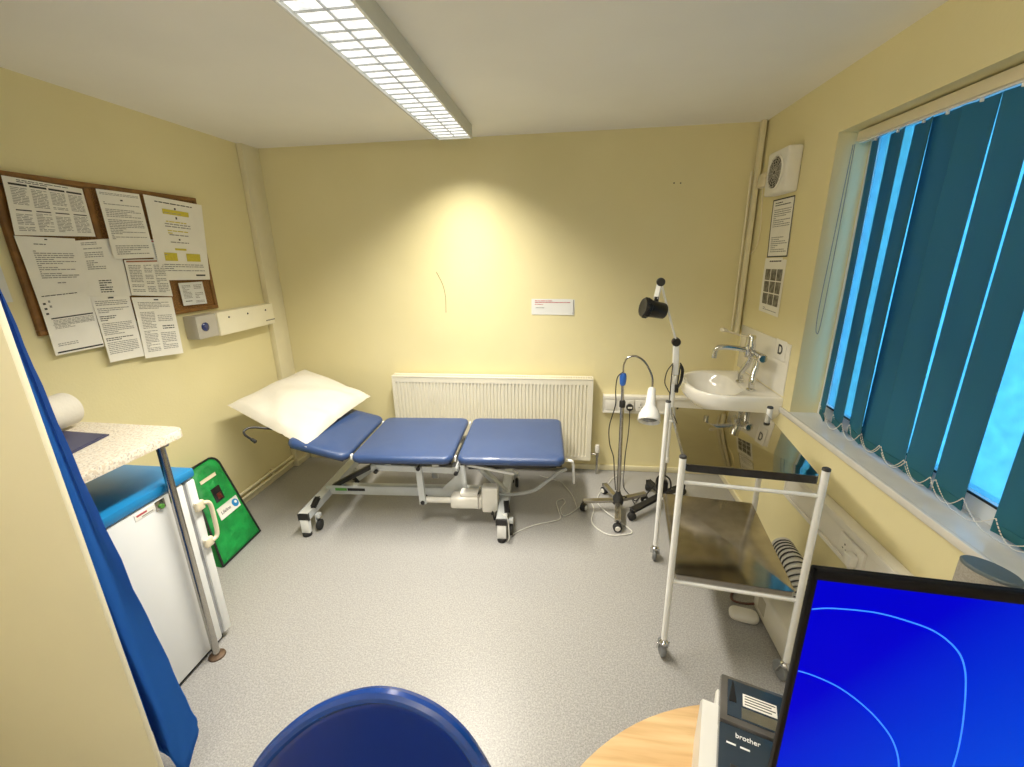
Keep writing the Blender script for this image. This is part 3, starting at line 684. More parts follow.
sp_ = thing('splashback', 'white splashback panel on the right wall behind the taps', 'splashback', (XR, 2.74, 1.0))
MB().box(XR-.006, XR, 2.43, 3.115, .878, 1.165, .002).build('panel', 'ceramic', sp_)
dg = thing('door_sign', 'white square sign with black letter D on the splashback', 'sign', (XR-.007, 2.53, 1.12))
MB().box(XR-.010, XR-.0063, 2.470, 2.592, 1.062, 1.172, .001).build('plate', 'paper', dg)
text('letter', 'D', .075, (XR-.0106, 2.53, 1.117), (0, -1, 0), (0, 0, 1), 'ink_dark', dg, bold=.002)
# mixer tap
tp = thing('mixer_tap', 'chrome elbow-lever mixer tap on the basin back ledge', 'tap', (1.06, 2.66, SZ))
b = MB()
for (yy, yt) in ((2.735, 2.69), (2.565, 2.60)):
    b.lathe([(.024, 0), (.024, .008), (.015, .014), (.015, .03)], (1.055, yy, SZ+.001), (0, 0, 1), 20)
    b.tube(smooth_path([(1.055, yy, SZ+.02), (1.055, yy, SZ+.06), (1.075, yt+.01*(1 if yy > 2.65 else -1), SZ+.13), (1.082, yt, SZ+.19)], 6), .017, 14)
b.build('pillar_legs', 'chrome', tp)
b = MB(); b.tube([(1.082, 2.735, SZ+.195), (1.082, 2.56, SZ+.195)], .025, 18); b.lathe([(.025, -.03), (.030, -.02), (.030, .045), (.026, .055), (.026, .090), (.021, .100), (0, .102)], (1.06, 2.665, SZ+.205), (0, 0, 1), 20)
b.lathe([(.024, 0), (.026, .005), (.026, .028), (.02, .034), (0, .034)], (1.082, 2.56, SZ+.195), (0, -1, 0), 18)
b.lathe([(.024, 0), (.026, .005), (.026, .028), (.02, .034), (0, .034)], (1.082, 2.735, SZ+.195), (0, 1, 0), 18)
b.build('tap_body', 'chrome', tp)
MB().tube(smooth_path([(1.05, 2.665, SZ+.215), (.99, 2.667, SZ+.226), (.91, 2.672, SZ+.232), (.878, 2.675, SZ+.222), (.868, 2.676, SZ+.195), (.867, 2.676, SZ+.165)], 6), .0150, 14).build('spout', 'chrome', tp)
lv = MB(); lv.tube(smooth_path([(1.055, 2.667, SZ+.295), (1.01, 2.67, SZ+.300), (.95, 2.675, SZ+.318), (.915, 2.68, SZ+.330), (.885, 2.682, SZ+.334)], 5), [.0085]*13+[.011, .014, .018, .022, .023, .021, .015, .004][:8], 12, flat=.6)
lv.build('elbow_lever', 'offwhite_plastic', tp)

# ------------------------------------------------------------------ vertical blinds
bl = thing('vertical_blind', 'teal vertical-slat window blind hanging in the right wall window', 'blind', (XR+.09, 1.0, 2.12))
hr = MB().box(XR+.062, XR+.107, WY0+.01, WY1-.03, 2.098, 2.138, .004); hr.build('headrail', 'offwhite_plastic', bl)
MB().box(XR+.074, XR+.095, WY0+.012, WY1-.035, 2.092, 2.099, .001).build('rail_channel', 'white_enamel', bl)
slats = [2.215, 2.085, 1.955, 1.85, 1.72, 1.588, 1.452, 1.222, 1.09, .96, .83, .70, .57, .44, .31, .18, .05, -.08, -.21]
angs = [20, 13, 12, 1, -3, 1, 3, -3, -4, -2, -4, -4, -4, -4, -4, -4, -4, -4, -4]
SX = XR+.085; W2 = .0635
chain_pts = []
for i, (y, a) in enumerate(zip(slats, angs)):
    if i >= 12 and y < -.3: break
    th = math.radians(a)
    dx, dy = -math.sin(th)*W2, -math.cos(th)*W2      # vector to near edge (towards the room and the viewer)
    mb = MB(); NU, NV = 6, 8; z0, z1 = .842, 2.09
    nx, ny = -dy/W2, dx/W2
    wob = rnd.uniform(-.006, .006); ben = .006+rnd.uniform(-.002, .002)
    def SP(u, v, off):
        s_ = (u-.5)*2; tw = wob*math.sin(v*PI)
        cc = ben*(1-s_*s_)
        return (SX+dx*s_+nx*(cc+off)+tw, y+dy*s_+ny*(cc+off), z0+(z1-z0)*v)
    rings_ = []
    for j in range(NV+1):
        v = j/NV
        f = [SP(u/NU, v, .0004) for u in range(NU+1)]; bk = [SP(u/NU, v, -.0004) for u in range(NU, -1, -1)]
        rings_.append(f+bk)
    mb.loft(rings_)
    so = mb.build('slat', 'blind', bl)
    MB().box(-.0585, .0585, -.0022, .0022, z0+.002, z0+.03, .001, Matrix(((dx/W2, nx, 0, SX+nx*ben*.6), (dy/W2, ny, 0, y+ny*ben*.6), (0, 0, 1, 0), (0, 0, 0, 1)))).build('bottom_weight', 'blind', so)
    hk = MB().box(SX-.004, SX+.004, y-.004, y+.004, 2.082, 2.096, .001); hk.build('hanger', 'white_enamel', so)
    chain_pts.append((Vector((SX+dx*.93, y+dy*.93, z0+.045)), Vector((SX-dx*.93, y-dy*.93, z0+.045))))
for side in (0, 1):
    mb = MB()
    for i in range(min(len(chain_pts)-1, 12)):
        a, b2 = chain_pts[i][side], chain_pts[i+1][side]; sag = .035+.02*(a-b2).length/.14
        if i == 6: sag = .065
        L = (a-b2).length+sag; nb_ = max(10, int(L/.0085))
        for k in range(nb_):
            t0, t1 = k/nb_, (k+.72)/nb_
            def q(t): 
                p = a.lerp(b2, t); p.z = max(p.z-4*sag*t*(1-t), WZ0+.004); return p
            mb.tube([q(t0), q(t1)], .0017, 5)
    mb.build('bead_chain', 'white_plastic', bl)
MB().tube(smooth_path([(XR+.058, WY1-.02, 2.09), (XR+.05, WY1-.018, 1.7), (XR+.045, WY1-.012, 1.35), (XR+.05, WY1-.02, 1.25), (XR+.058, WY1-.03, 1.35), (XR+.06, WY1-.03, 2.09)], 6), .0018, 5).build('control_cord', 'ink', bl)

# ------------------------------------------------------------------ examination couch
cx0 = thing('examination_couch', 'blue padded examination couch on a pale grey steel frame with raised head', 'couch', (-.9, 2.6, 0))
CY0, CY1, CT = 2.240, 2.900, .522
SL = math.radians(15)
def cush(nm, x0, x1, mx=None):
    mb = MB(); roundslab(mb, x0, x1, CY0, CY1, CT-.055, CT-.004, .055, .024, mx, 7, dome=.006); return mb.build(nm, 'blue_vinyl', cx0, angle=40)
seat = cush('foot_cushion', -.648, -.012)
sm = cush('seat_cushion', -1.292, -.676)
hingeM = Matrix.Translation((-1.302, 0, CT-.03)) @ Matrix.Rotation(SL, 4, 'Y') @ Matrix.Translation((1.302, 0, -(CT-.03)))
hd = cush('head_cushion', -1.69, -1.312, hingeM)
for nm, x0, x1, mx in (('foot_board', -.63, -.03, None), ('seat_board', -1.25, -.69, None), ('head_board', -1.67, -1.34, hingeM)):
    b = MB(); b.box(x0, x1, CY0+.03, CY1-.03, CT-.066, CT-.053, .002, mx); b.build(nm, 'black', cx0)
# hinge brackets between cushions
for x in (-.662, -1.302):
    for y in (CY0+.06, CY1-.06):
        MB().box(x-.005, x+.005, y-.014, y+.014, CT-.05, CT-.018, .002).build('hinge', 'white_enamel', cx0)
# head rail loop under the pillow
MB().tube(smooth_path([(-1.62, 2.45, .570), (-1.76, 2.42, .60), (-1.90, 2.33, .660), (-1.935, 2.28, .665), (-1.925, 2.255, .645), (-1.875, 2.25, .610)], 6), .0065, 10).lathe([(0, -.02), (.010, -.016), (.011, .014), (0, .02)], (-1.872, 2.25, .608), (.8, 0, -.6), 12).build('head_lever', 'black', cx0)
# feet: cross bars
for (xa, xb) in ((-1.60, -1.60), (-.385, -.385)):
    ya, yb = 2.18, 2.93
    b = MB().bar((xa, ya, .135), (xb, yb, .135), .062, .042, .004); fb_ = b.build('cross_bar', 'grey_metal', cx0)
    b = MB().bar((xa, ya-.004, .135), (xa, ya+.006, .135), .066, .046, .003); b.build('end_cap', 'black', fb_)
    b = MB().bar((xb, yb-.004, .135), (xb, yb+.008, .135), .066, .046, .003); b.build('end_cap', 'black', fb_)
    for (x, y) in ((xa, ya+.012), (xb, yb-.03)):
        MB().box(x-.027, x+.027, y-.014, y+.014, .022, .116, .003).build('foot_post', 'white_enamel', cx0)
        MB().lathe([(.026, 0), (.028, .004), (.026, .022)], (x, y, 0), (0, 0, 1), 18).build('rubber_foot', 'rubber', cx0)
    for (x, y) in ((xa+(.045), ya+.075), (xb+.045, yb-.10)):
        cs = MB(); cs.lathe([(.010, -.011), (.030, -.011), (.034, -.007), (.034, .007), (.030, .011), (.010, .011)], (x+.006, y, .0345), (1, 0, 0), 22); co = cs.build('caster', 'rubber', cx0)
        MB().box(x-.009, x-.004, y-.018, y+.016, .03, .115, .003).box(x-.009, x+.02, y-.018, y+.016, .088, .115, .003).build('caster_fork', 'grey_metal', co)
    MB().bar((xa+.03, ya+.07, .165), (xa+.018, ya+.15, .178), .024, .014, .005).build('foot_pedal', 'black', cx0)
# lower longitudinal beam
MB().bar((-1.60, 2.50, .150), (-.42, 2.50, .150), .05, .065, .004).build('lower_beam', 'grey_metal', cx0)
st = MB().box(-1.535, -1.455, 2.4735, 2.4745, .147, .167, 0); st.build('green_sticker', 'sign_green', cx0)
st = MB().box(-1.45, -1.33, 2.4735, 2.4745, .147, .167, 0); st.build('black_sticker', 'black', cx0)
# upper frame rails
for y in (2.35, 2.80):
    MB().bar((-1.20, y, .398), (-.66, y, .385), .032, .042, .003).build('upper_rail', 'grey_metal', cx0)
for x in (-1.19, -.68): MB().bar((x, 2.33, .395), (x, 2.82, .395), .03, .035, .003).build('upper_cross_rail', 'grey_metal', cx0)
for x in (-1.10, -.80): MB().box(x-.02, x+.02, 2.34, 2.82, .405, .43, .002).build('spacer', 'white_enamel', cx0)
# scissor links
for (x0_, z0_, x1_, z1_, y) in ((-.905, .41, -.895, .155, 2.335), (-1.43, .17, -1.15, .37, 2.60), (-.74, .19, -.66, .38, 2.60), (-.905, .41, -.895, .155, 2.66)):
    b = MB().bar((x0_, y, z0_), (x1_, y, z1_), .038, .018, .004, (0, 1, 0)); b.build('lift_link', 'grey_metal', cx0)
for (x, z) in ((-.895, .165), (-.905, .40), (-.672, .372), (-1.175, .375)): MB().cyl((x, 2.318, z), (x, 2.40, z), .013, seg=14).build('pivot_pin', 'black', cx0)
# gusset plate
MB().prism([(-.70, 2.42, .41), (-.635, 2.42, .41), (-.625, 2.42, .20), (-.80, 2.42, .20), (-.70, 2.42, .30)], (0, .006, 0)).build('gusset_plate', 'grey_metal', cx0)
# actuator motor
ac = MB().cyl((-.88, 2.36, .165), (-.66, 2.36, .165), .019).cyl((-.895, 2.36, .165), (-.86, 2.36, .165), .010); ac.build('actuator_rod', 'white_plastic', cx0)
mo = MB().box(-.72, -.52, 2.32, 2.41, .125, .205, .015, seg=3); mo.box(-.52, -.42, 2.325, 2.405, .10, .27, .012, seg=3); mo.box(-.66, -.54, 2.33, 2.40, .20, .235, .012); moo = mo.build('actuator_motor', 'white_plastic', cx0)
MB().box(-.545, -.535, 2.318, 2.412, .13, .235, .002).build('grey_band', 'steel_dull', moo)
mo = MB().box(-.69, -.45, 2.44, 2.54, .08, .125, .008); mo.build('control_box', 'grey_metal', cx0)
# coiled black lead
cl = MB(); pts = []
for k in range(60):
    t = k/59; a = t*2*PI*4; pts.append((-.455+.10*t, 2.29+.02*math.cos(a)*.6, .105+.028*math.sin(a)+.01*t))
cl.tube(pts, .0055, 6); cl.build('coiled_lead', 'black', cx0)
# foot-end support: curved tube and bracket
MB().tube(smooth_path([(-.44, 2.43, .175), (-.34, 2.40, .19), (-.20, 2.36, .245), (-.11, 2.33, .335), (-.05, 2.32, .395), (.0, 2.32, .42)], 6), .0105, 10).build('flex_conduit', 'grey_cable', cx0)
lgm = MB().tube(smooth_path([(-.10, 2.42, .425), (.02, 2.42, .425), (.045, 2.43, .40), (.05, 2.45, .33), (.055, 2.47, .245)], 5), .014, 10, flat=.6); lgm.build('foot_end_lever', 'white_enamel', cx0)
MB().bar((-.60, 2.33, .43), (-.32, 2.36, .36), .016, .010, .003).build('lever_rod', 'white_enamel', cx0)
MB().bar((-.60, 2.78, .40), (-.06, 2.78, .42), .03, .03, .003).build('foot_rail', 'black', cx0)
MB().bar((-.60, 2.37, .40), (-.06, 2.37, .42), .03, .03, .003).build('foot_rail', 'black', cx0)
MB().bar((-.385, 2.50, .15), (-.62, 2.50, .40), .05, .03, .004).build('lift_column', 'grey_metal', cx0)
MB().bar((-1.57, 2.50, .16), (-1.15, 2.50, .39), .04, .03, .004).build('lift_column', 'black', cx0)

cx0.rotation_euler = (0, 0, math.radians(3.2)); cx0.location.x -= .01; cx0.location.y -= .01

# ------------------------------------------------------------------ pillow
PL = [Vector((-2.150, 2.36, .735)), Vector((-2.075, 3.10, .775)), Vector((-1.49, 2.98, .605)), Vector((-1.54, 2.195, .545))]
pc_ = sum(PL, Vector())/4
mb = MB(); N = 28
e1 = (PL[2]+PL[3]-PL[0]-PL[1]).normalized(); e2 = (PL[1]+PL[2]-PL[0]-PL[3]).normalized(); nn = e1.cross(e2).normalized()
if nn.z < 0: nn = -nn
def pil(u, v, side):
    p = PL[0]*(1-u)*(1-v)+PL[1]*(1-u)*v+PL[2]*u*v+PL[3]*u*(1-v)
    a, b = 2*u-1, 2*v-1
    pin = .02     # edges pull in between corners
    p = p-e1*a*pin*(1-b*b)*abs(a)**2 - e2*b*pin*(1-a*a)*abs(b)**2
    p = p-Vector((0, 0, .022))*math.sin(PI*u)*max(0, 1-3*v)
    h = max(0, (1-a*a))**.45*max(0, (1-b*b))**.45
    if side > 0:
        wr = 1.5*.007*math.sin(11*u+3*math.sin(5*v))*(.4+h*.4)+.005*math.sin(17*v+4*u)+.012*math.sin(30*(v-.5*u)+2*math.sin(6*u))*max(0, u-.5)*1.8+.006*math.sin(22*(u+v))*max(0, .4-v)*2
        return p+nn*max(.003, h*.078+wr*min(1, h*1.5)+.006)
    return p-nn*(h*.03)
for side in (1, -1):
    g = [[mb.bm.verts.new(pil(i/N, j/N, side)) for i in range(N+1)] for j in range(N+1)]
    for j in range(N):
        for i in range(N): mb.bm.faces.new((g[j][i], g[j][i+1], g[j+1][i+1], g[j+1][i]))
bmesh.ops.remove_doubles(mb.bm, verts=mb.bm.verts, dist=.0065)
pob = thing('pillow', 'white pillow lying on the raised blue head of the couch', 'pillow', pc_)
mb.xform(Matrix.Translation(nn*.031)); mb.build('pillowcase', 'linen', pob, angle=80)

# ------------------------------------------------------------------ worktop, leg, roll, folder
WT = 1.035
wk = thing('worktop', 'speckled pale laminate worktop with rounded corner over the blue-topped fridge', 'worktop', (-1.85, 1.15, WT))
def wk_outline(ins=0):
    pts = [(XL+.002, .99), (-1.468, .99)]
    r = .04; x1, y1 = -1.468, 1.398
    for k in range(7):
        a = PI/2*k/6; pts.append((x1-r+r*math.cos(a), y1-r+r*math.sin(a)))
    pts.append((XL+.002, 1.425)); return pts
mb = MB(); o_ = wk_outline()
mb.loft([[(x, y, WT-.032) for x, y in o_], [(x, y, WT-.004) for x, y in o_], [(XL+(x-XL)*.997, y-.002, WT) for x, y in o_]]); mb.build('top', 'laminate', wk)
lg_ = MB().cyl((-1.493, 1.300, .006), (-1.493, 1.300, WT-.03), .0145, seg=20); lo = lg_.build('leg', 'steel_dull', wk)
MB().lathe([(0, 0), (.034, 0), (.032, .006), (.018, .012), (0, .012)], (-1.493, 1.300, 0), (0, 0, 1), 24).build('foot_flange', 'rust', lo)
MB().lathe([(0, 0), (.028, 0), (.028, -.006), (0, -.006)], (-1.493, 1.300, WT-.033), (0, 0, 1), 24).build('top_flange', 'steel_dull', lo)
rl = thing('paper_roll', 'thick roll of white couch paper lying on the worktop', 'paper roll', (-1.91, 1.2, WT+.007))
# axis along x, end facing the room
ra = Vector((.165, -1, 0)).normalized()
MB().lathe([(.018, 0), (.061, 0), (.065, .004), (.065, .36), (.061, .364), (.018, .364)], (-1.942, 1.372, WT+.0725), tuple(ra), 36).build('roll', 'linen', rl)
fo = thing('navy_folder', 'navy blue pointed folder lying flat on the worktop beside the roll', 'folder', (-1.75, 1.15, WT))
MB().prism([(-1.69, 1.296, WT+.001), (-1.655, 1.14, WT+.001), (-1.84, 1.0, WT+.001), (-2.06, 1.02, WT+.001), (-2.06, 1.32, WT+.001)], (0, 0, .004)).build('cover', 'navy', fo)
MB().prism([(-1.70, 1.288, WT+.005), (-1.665, 1.145, WT+.005), (-1.84, 1.01, WT+.005), (-2.05, 1.03, WT+.005), (-2.05, 1.31, WT+.005)], (0, 0, .0012)).build('front_flap', 'navy', fo)
bt = thing('brown_bottle', 'dark red-brown capped bottle standing on the worktop behind the curtain', 'bottle', (-2.105, 1.352, WT))
MB().lathe([(0, 0), (.035, 0), (.037, .01), (.037, .14), (.02, .165), (.014, .185), (.014, .2)], (-2.105, 1.352, WT), (0, 0, 1), 24).build('body', 'offwhite_plastic', bt)
MB().lathe([(.0, .198), (.020, .198), (.020, .225), (0, .228)], (-2.105, 1.352, WT), (0, 0, 1), 20).build('cap', 'brown', bt)

# ------------------------------------------------------------------ fridge
fg = thing('fridge', 'white undercounter fridge with bright blue top below the worktop', 'fridge', (-1.82, 1.1, 0))
FX, FY0, FY1 = -1.522, .98, 1.375
MB().box(-2.10, FX, FY0, FY1, .022, .80, .008).build('cabinet', 'fridge', fg)
MB().box(-2.08, FX-.02, FY0+.02, FY1+.02, 0, .03).build('plinth', 'rubber', fg)
MB().box(-2.115, FX+.008, FY0-.01, 1.432, .802, .842, .010).build('blue_top', 'blue_lid', fg)
MB().box(-2.09, FX-.006, FY1, FY1+.014, .035, .79).build('door_seal', 'fridge_gap', fg)
dr = MB().box(-2.10, FX+.002, FY1+.014, FY1+.054, .03, .793, .008).build('door', 'fridge', fg)
h_ = MB(); hx = FX+.003
h_.box(hx, hx+.018, FY1+.016, FY1+.055, .655, .695, .004); h_.box(hx, hx+.018, FY1+.016, FY1+.055, .478, .518, .004)
h_.tube(smooth_path([(hx+.012, FY1+.05, .678), (hx+.018, FY1+.075, .662), (hx+.018, FY1+.08, .585), (hx+.018, FY1+.075, .51), (hx+.012, FY1+.05, .495)], 5), .009, 10)
h_.build('handle', 'offwhite_plastic', dr)
MB().box(FX-.001, FX+.0015, 1.165, 1.262, .762, .787, 0).build('badge', 'paper', fg)
MB().box(FX+.0015, FX+.0019, 1.172, 1.212, .775, .782).build('badge_print', 'ink_red', fg)
MB().box(FX+.0015, FX+.0019, 1.190, 1.235, .766, .770).build('badge_print', 'ink', fg)
lk = MB().box(FX, FX+.003, 1.245, 1.285, .752, .790, .001); lk.build('lock_plate', 'steel_dull', fg)
MB().lathe([(0, 0), (.009, 0), (.009, .008), (0, .008)], (FX+.003, 1.265, .765), (1, 0, 0), 14).build('lock', 'sign_green', fg)

# ------------------------------------------------------------------ green bag leaning on the left wall
bagA, bagB = Vector((-1.893, 1.815, .004)), Vector((-1.91, 2.145, .004))
ux = (bagB-bagA); BW = ux.length; ux.normalize()
lean = math.radians(27); inw = Vector((-1, 0, 0)); upv = (inw*math.sin(lean)+Vector((0, 0, 1))*math.cos(lean)+Vector((0, .20, 0))).normalized(); nb2 = ux.cross(upv).normalized()
if nb2.x < 0: nb2 = -nb2
bag = thing('oxygen_bag', 'green padded trapezoid carry bag leaning on left wall beside the fridge', 'bag', (bagA+bagB)/2)
BH, BT = .565, .10
def bag_pts(ins=0.0):
    wt_ = BW*.70; pts = [(ins, ins), (BW-ins, ins)]
    x1 = BW/2+wt_/2-ins*.8; x0 = BW/2-wt_/2+ins*.8; r = .07
    top = BH-ins
    for k in range(6):
        a = PI/2*k/5*.9; pts.append((x1-r+r*math.cos(a), top-r+r*math.sin(a)))
    for k in range(6):
        a = PI/2+PI/2*k/5; pts.append((x0+r+r*math.cos(a), top-r+r*math.sin(a)))
    return pts
def BP(p, d): return bagA+ux*p[0]+upv*p[1]+nb2*d
def bag_ring(ins, d): return [BP(p, d) for p in bag_pts(ins)]
mb = MB(); mb.loft([bag_ring(.012, -BT), bag_ring(0, -BT+.012), bag_ring(0, -.01), bag_ring(.006, 0)]); mb.build('gusset', 'green_dark', bag)
mb = MB(); mb.loft([bag_ring(.008, -.001), bag_ring(.014, .006), bag_ring(.028, .012), bag_ring(.045, .015)]); mb.build('front_panel', 'green', bag, angle=60)
mb = MB(); rr = bag_ring(.001, .002); mb.tube(rr+[rr[0]], .006, 8, cap=False); mb.build('black_piping', 'black', bag)
rr = bag_ring(.004, -BT+.006); mb = MB(); mb.tube(rr+[rr[0]], .005, 8, cap=False); mb.build('black_piping', 'black', bag)
def bagbox(nm, u0, u1, v0, v1, d0, d1, mt, rot=0, be=.001):
    mx = Matrix((ux, upv, nb2)).transposed().to_4x4(); mx.translation = bagA
    c_ = Matrix.Translation(((u0+u1)/2, (v0+v1)/2, 0)) @ Matrix.Rotation(rot, 4, 'Z')
    return MB().box(-(u1-u0)/2, (u1-u0)/2, -(v1-v0)/2, (v1-v0)/2, d0, d1, be, mx @ c_).build(nm, mt, bag)
bagbox('window_patch', .125, .19, .315, .40, .014, .019, 'black')
bagbox('clear_window', .145, .178, .325, .36, .018, .0205, 'brown')
bagbox('name_strip', .085, .205, .455, .475, .013, .018, 'offwhite_plastic')
lbp = bagbox('logo_label', .103, .268, .215, .285, .014, .019, 'white_plastic')
text('logo_text', 'Lifeline', .027, BP((.159, .248), .0195), ux, upv, 'ink_dark', bag)
MB().lathe([(0, 0), (.024, 0), (.024, .001), (0, .001)], BP((.238, .250), .0192), tuple(nb2), 24).build('logo_disc', 'blue_lid', bag)
MB().lathe([(0, 0), (.009, 0), (.009, .001), (0, .001)], BP((.242, .254), .0203), tuple(nb2), 14).build('logo_highlight', 'white_print', bag)

# ------------------------------------------------------------------ curtain beside the partition
ct = thing('curtain', 'long blue curtain hanging bunched behind the end of the cream partition', 'curtain', (-1.3, .85, 1.2))
mb = MB(); NZ = 46; NS = 60
def edge_x(z):   # free edge drawn in towards the rail, flaring at hem
    tb = [(0.10, -1.112), (.25, -1.108), (.42, -1.130), (.60, -1.152), (.77, -1.182), (.9, -1.194), (1.0, -1.212), (1.2, -1.236), (1.42, -1.258), (1.7, -1.285), (2.38, -1.33)]
    for (a, xa), (b_, xb_) in zip(tb, tb[1:]):
        if z <= b_:
            t = max(0, (z-a)/(b_-a)); return xa+(xb_-xa)*t+.002*math.sin(z*38)
    return tb[-1][1]
def ridge_x(z):
    tb = [(0.0, -1.236), (.28, -1.225), (.57, -1.249), (.87, -1.243), (1.1, -1.256), (1.32, -1.268), (1.5, -1.278), (2.4, -1.32)]
    for (a, xa), (b_, xb_) in zip(tb, tb[1:]):
        if z <= b_: return xa+(xb_-xa)*(z-a)/(b_-a)
    return tb[-1][1]
g = []
for j in range(NZ+1):
    z0c = .085+(2.36-.085)*j/NZ; row = []
    ex, rx = edge_x(z0c), ridge_x(z0c)
    plan = [(ex*1.009, .858), ((ex*2+rx)/3*.996, .846), ((ex+rx*2)/3*.986, .838), (rx*.983, .836), (rx*.983-.07, .868), (-1.335, .885), (ex*1.055-.075, .905), (-1.42, .935), (-1.50, .90), (-1.53, .85), (-1.56, .85), (-1.60, .92), (-1.64, .93), (-1.69, .86), (-1.73, .85), (-1.78, .92), (-1.84, .93)]
    pp = smooth_path([(x, y, 0) for x, y in plan], 4)
    for i in range(NS+1):
        p = pp[i]
        hz = z0c + (.165*max(0, 1-i/9.0)*max(0, 1-j/5.0))
        row.append(mb.bm.verts.new((p.x, p.y, hz)))
    g.append(row)
for j in range(NZ):
    for i in range(NS): mb.bm.faces.new((g[j][i], g[j][i+1], g[j+1][i+1], g[j+1][i]))
r_ = bmesh.ops.solidify(mb.bm, geom=mb.bm.faces[:], thickness=.0015)
mb.build('cloth', 'curtain', ct, angle=70)
rail = thing('curtain_rail', 'white curtain rail fixed to the ceiling behind the partition', 'curtain rail', (-1.7, .885, H))
MB().box(XL, -1.15, .875, .895, 2.362, H, .002).build('rail', 'white_enamel', rail)

# ------------------------------------------------------------------ instrument trolley
TR = thing('instrument_trolley', 'white tubular trolley with two mirror-polished steel shelves beside the window', 'trolley', (.685, 1.785, 0), math.radians(-7))
tw, td = .2275, .3125
posts = [(-tw, -td), (tw, -td), (-tw, td), (tw, td)]
for (x, y) in posts:
    p = MB().cyl((x, y, .105), (x, y, .938), .0125, seg=20).build('post', 'white_enamel', TR, local=True)
    MB().lathe([(0, 0), (.0135, 0), (.0135, .006), (.011, .009), (0, .009)], (x, y, .936), (0, 0, 1), 18).build('end_cap', 'ink_dark', p, local=True)
    c_ = MB(); a = {(-1, -1): 1.75, (1, -1): 1.9, (-1, 1): 1.4, (1, 1): 2.4}[(int(math.copysign(1, x)), int(math.copysign(1, y)))]; ca, sa = math.cos(a), math.sin(a)
    wx, wy = x+.018*ca, y+.018*sa
    c_.lathe([(.008, -.010), (.033, -.010), (.038, -.006), (.038, .006), (.033, .010), (.008, .010)], (wx, wy, .0385), (-sa, ca, 0), 26)
    cw = c_.build('caster_wheel', 'grey_rubber', TR, local=True)
    f = MB(); 
    for s_ in (-1, 1):
        f.bar((wx-sa*.0135*s_, wy+ca*.0135*s_, .036), (x-sa*.0135*s_, y+ca*.0135*s_, .085), .024, .003, .001, (ca, sa, 0))
    f.lathe([(0, .08), (.018, .08), (.018, .09), (.011, .096), (.011, .108)], (x, y, 0), (0, 0, 1), 16)
    f.build('caster_fork', 'chrome', cw, local=True)
def rail_(p, q, r=.0075): MB().cyl(p, q, r, seg=14).build('cross_rail', 'white_enamel', TR, local=True)
for z in (.838, .395):
    rail_((-tw, -td, z), (tw, -td, z)); rail_((-tw, td, z), (tw, td, z))
def tray(zs, lip, mt, dark):
    x0, x1, y0, y1 = -tw+.014, tw-.014, -td+.002, td-.002
    mb = MB(); roundslab(mb, x0, x1, y0, y1, zs-.004, zs, .012, .001)
    t_ = mb.build('shelf', mt, TR, local=True)
    e = MB()
    pts = [Vector((x, y, zs-.001)) for x, y in rrect(x0, x1, y0, y1, .012, 4)]
    pi = [Vector((x, y, zs-.001)) for x, y in rrect(x0+.003, x1-.003, y0+.003, y1-.003, .010, 4)]
    lo_ = -lip
    rg_ = [pts, [p+Vector((0, 0, lo_)) for p in pts], [p+Vector((0, 0, lo_)) for p in pi], pi]
    e.loft(rg_, cap=False)
    e.build('shelf_skirt', dark, t_, local=True)
tray(.912, .030, 'shelf_steel', 'skirt_reflection')
tray(.428, .022, 'shelf_steel_low', 'steel_dull')

# ------------------------------------------------------------------ lamps on stands
def caster_small(t, x, y, ang, disc='white_plastic'):
    d_ = Vector((math.cos(ang), math.sin(ang), 0)); c_ = Vector((x, y, .027))
    w_ = MB().lathe([(0, -.017), (.022, -.017), (.027, -.012), (.027, .012), (.022, .017), (0, .017)], c_, tuple(d_), 24).build('caster', 'rubber', t)
    MB().lathe([(0, .016), (.017, .016), (.015, .021), (0, .021)], c_, tuple(d_), 20).build('hub_disc', disc, w_)
    MB().lathe([(0, .016), (.017, .016), (.015, .021), (0, .021)], c_, tuple(-d_), 20).build('hub_disc', disc, w_)
    MB().cyl((x, y, .045), (x, y, .072), .008).build('caster_stem', 'rubber', w_)
L1 = thing('examination_lamp', 'gooseneck examination lamp with white head on a chrome five-caster stand', 'lamp', (.345, 2.60, 0))
hx, hy = .345, 2.60
for k, deg_ in enumerate((30, 108, 185, 264)):
    a = math.radians(deg_); L = .225
    ex, ey = hx+L*math.cos(a), hy+L*math.sin(a)
    MB().bar((hx+.02*math.cos(a), hy+.02*math.sin(a), .082), (ex, ey, .074), .030, .014, .004).build('base_leg', 'steel_dull', L1)
    caster_small(L1, ex, ey, a+1.2+.7*k)
MB().lathe([(.034, 0), (.036, .01), (.032, .05), (.02, .065), (.014, .09)], (hx, hy, .06), (0, 0, 1), 20).build('hub', 'rubber', L1)
MB().cyl((hx, hy, .10), (.338, 2.60, .76), .0125).cyl((.338, 2.60, .74), (.332, 2.60, .90), .0095).build('pole', 'steel_dull', L1)
MB().lathe([(.018, 0), (.019, .01), (.019, .035), (.012, .045)], (.338, 2.60, .735), (0, 0, 1), 18).build('collar', 'black', L1)
MB().lathe([(.013, 0), (.018, .01), (.021, .04), (.021, .06), (.015, .075), (0, .08)], (.333, 2.60, .875), (0, 0, 1), 20).build('blue_grip', 'blue_plastic', L1)
MB().tube(smooth_path([(.333, 2.60, .95), (.333, 2.60, 1.0), (.352, 2.60, 1.045), (.40, 2.595, 1.058), (.455, 2.59, 1.022), (.497, 2.585, .945), (.505, 2.58, .89), (.503, 2.58, .862)], 7), .006, 10).build('gooseneck', 'steel_dull', L1)
ax = Vector((-.18, -.85, -1)).normalized()
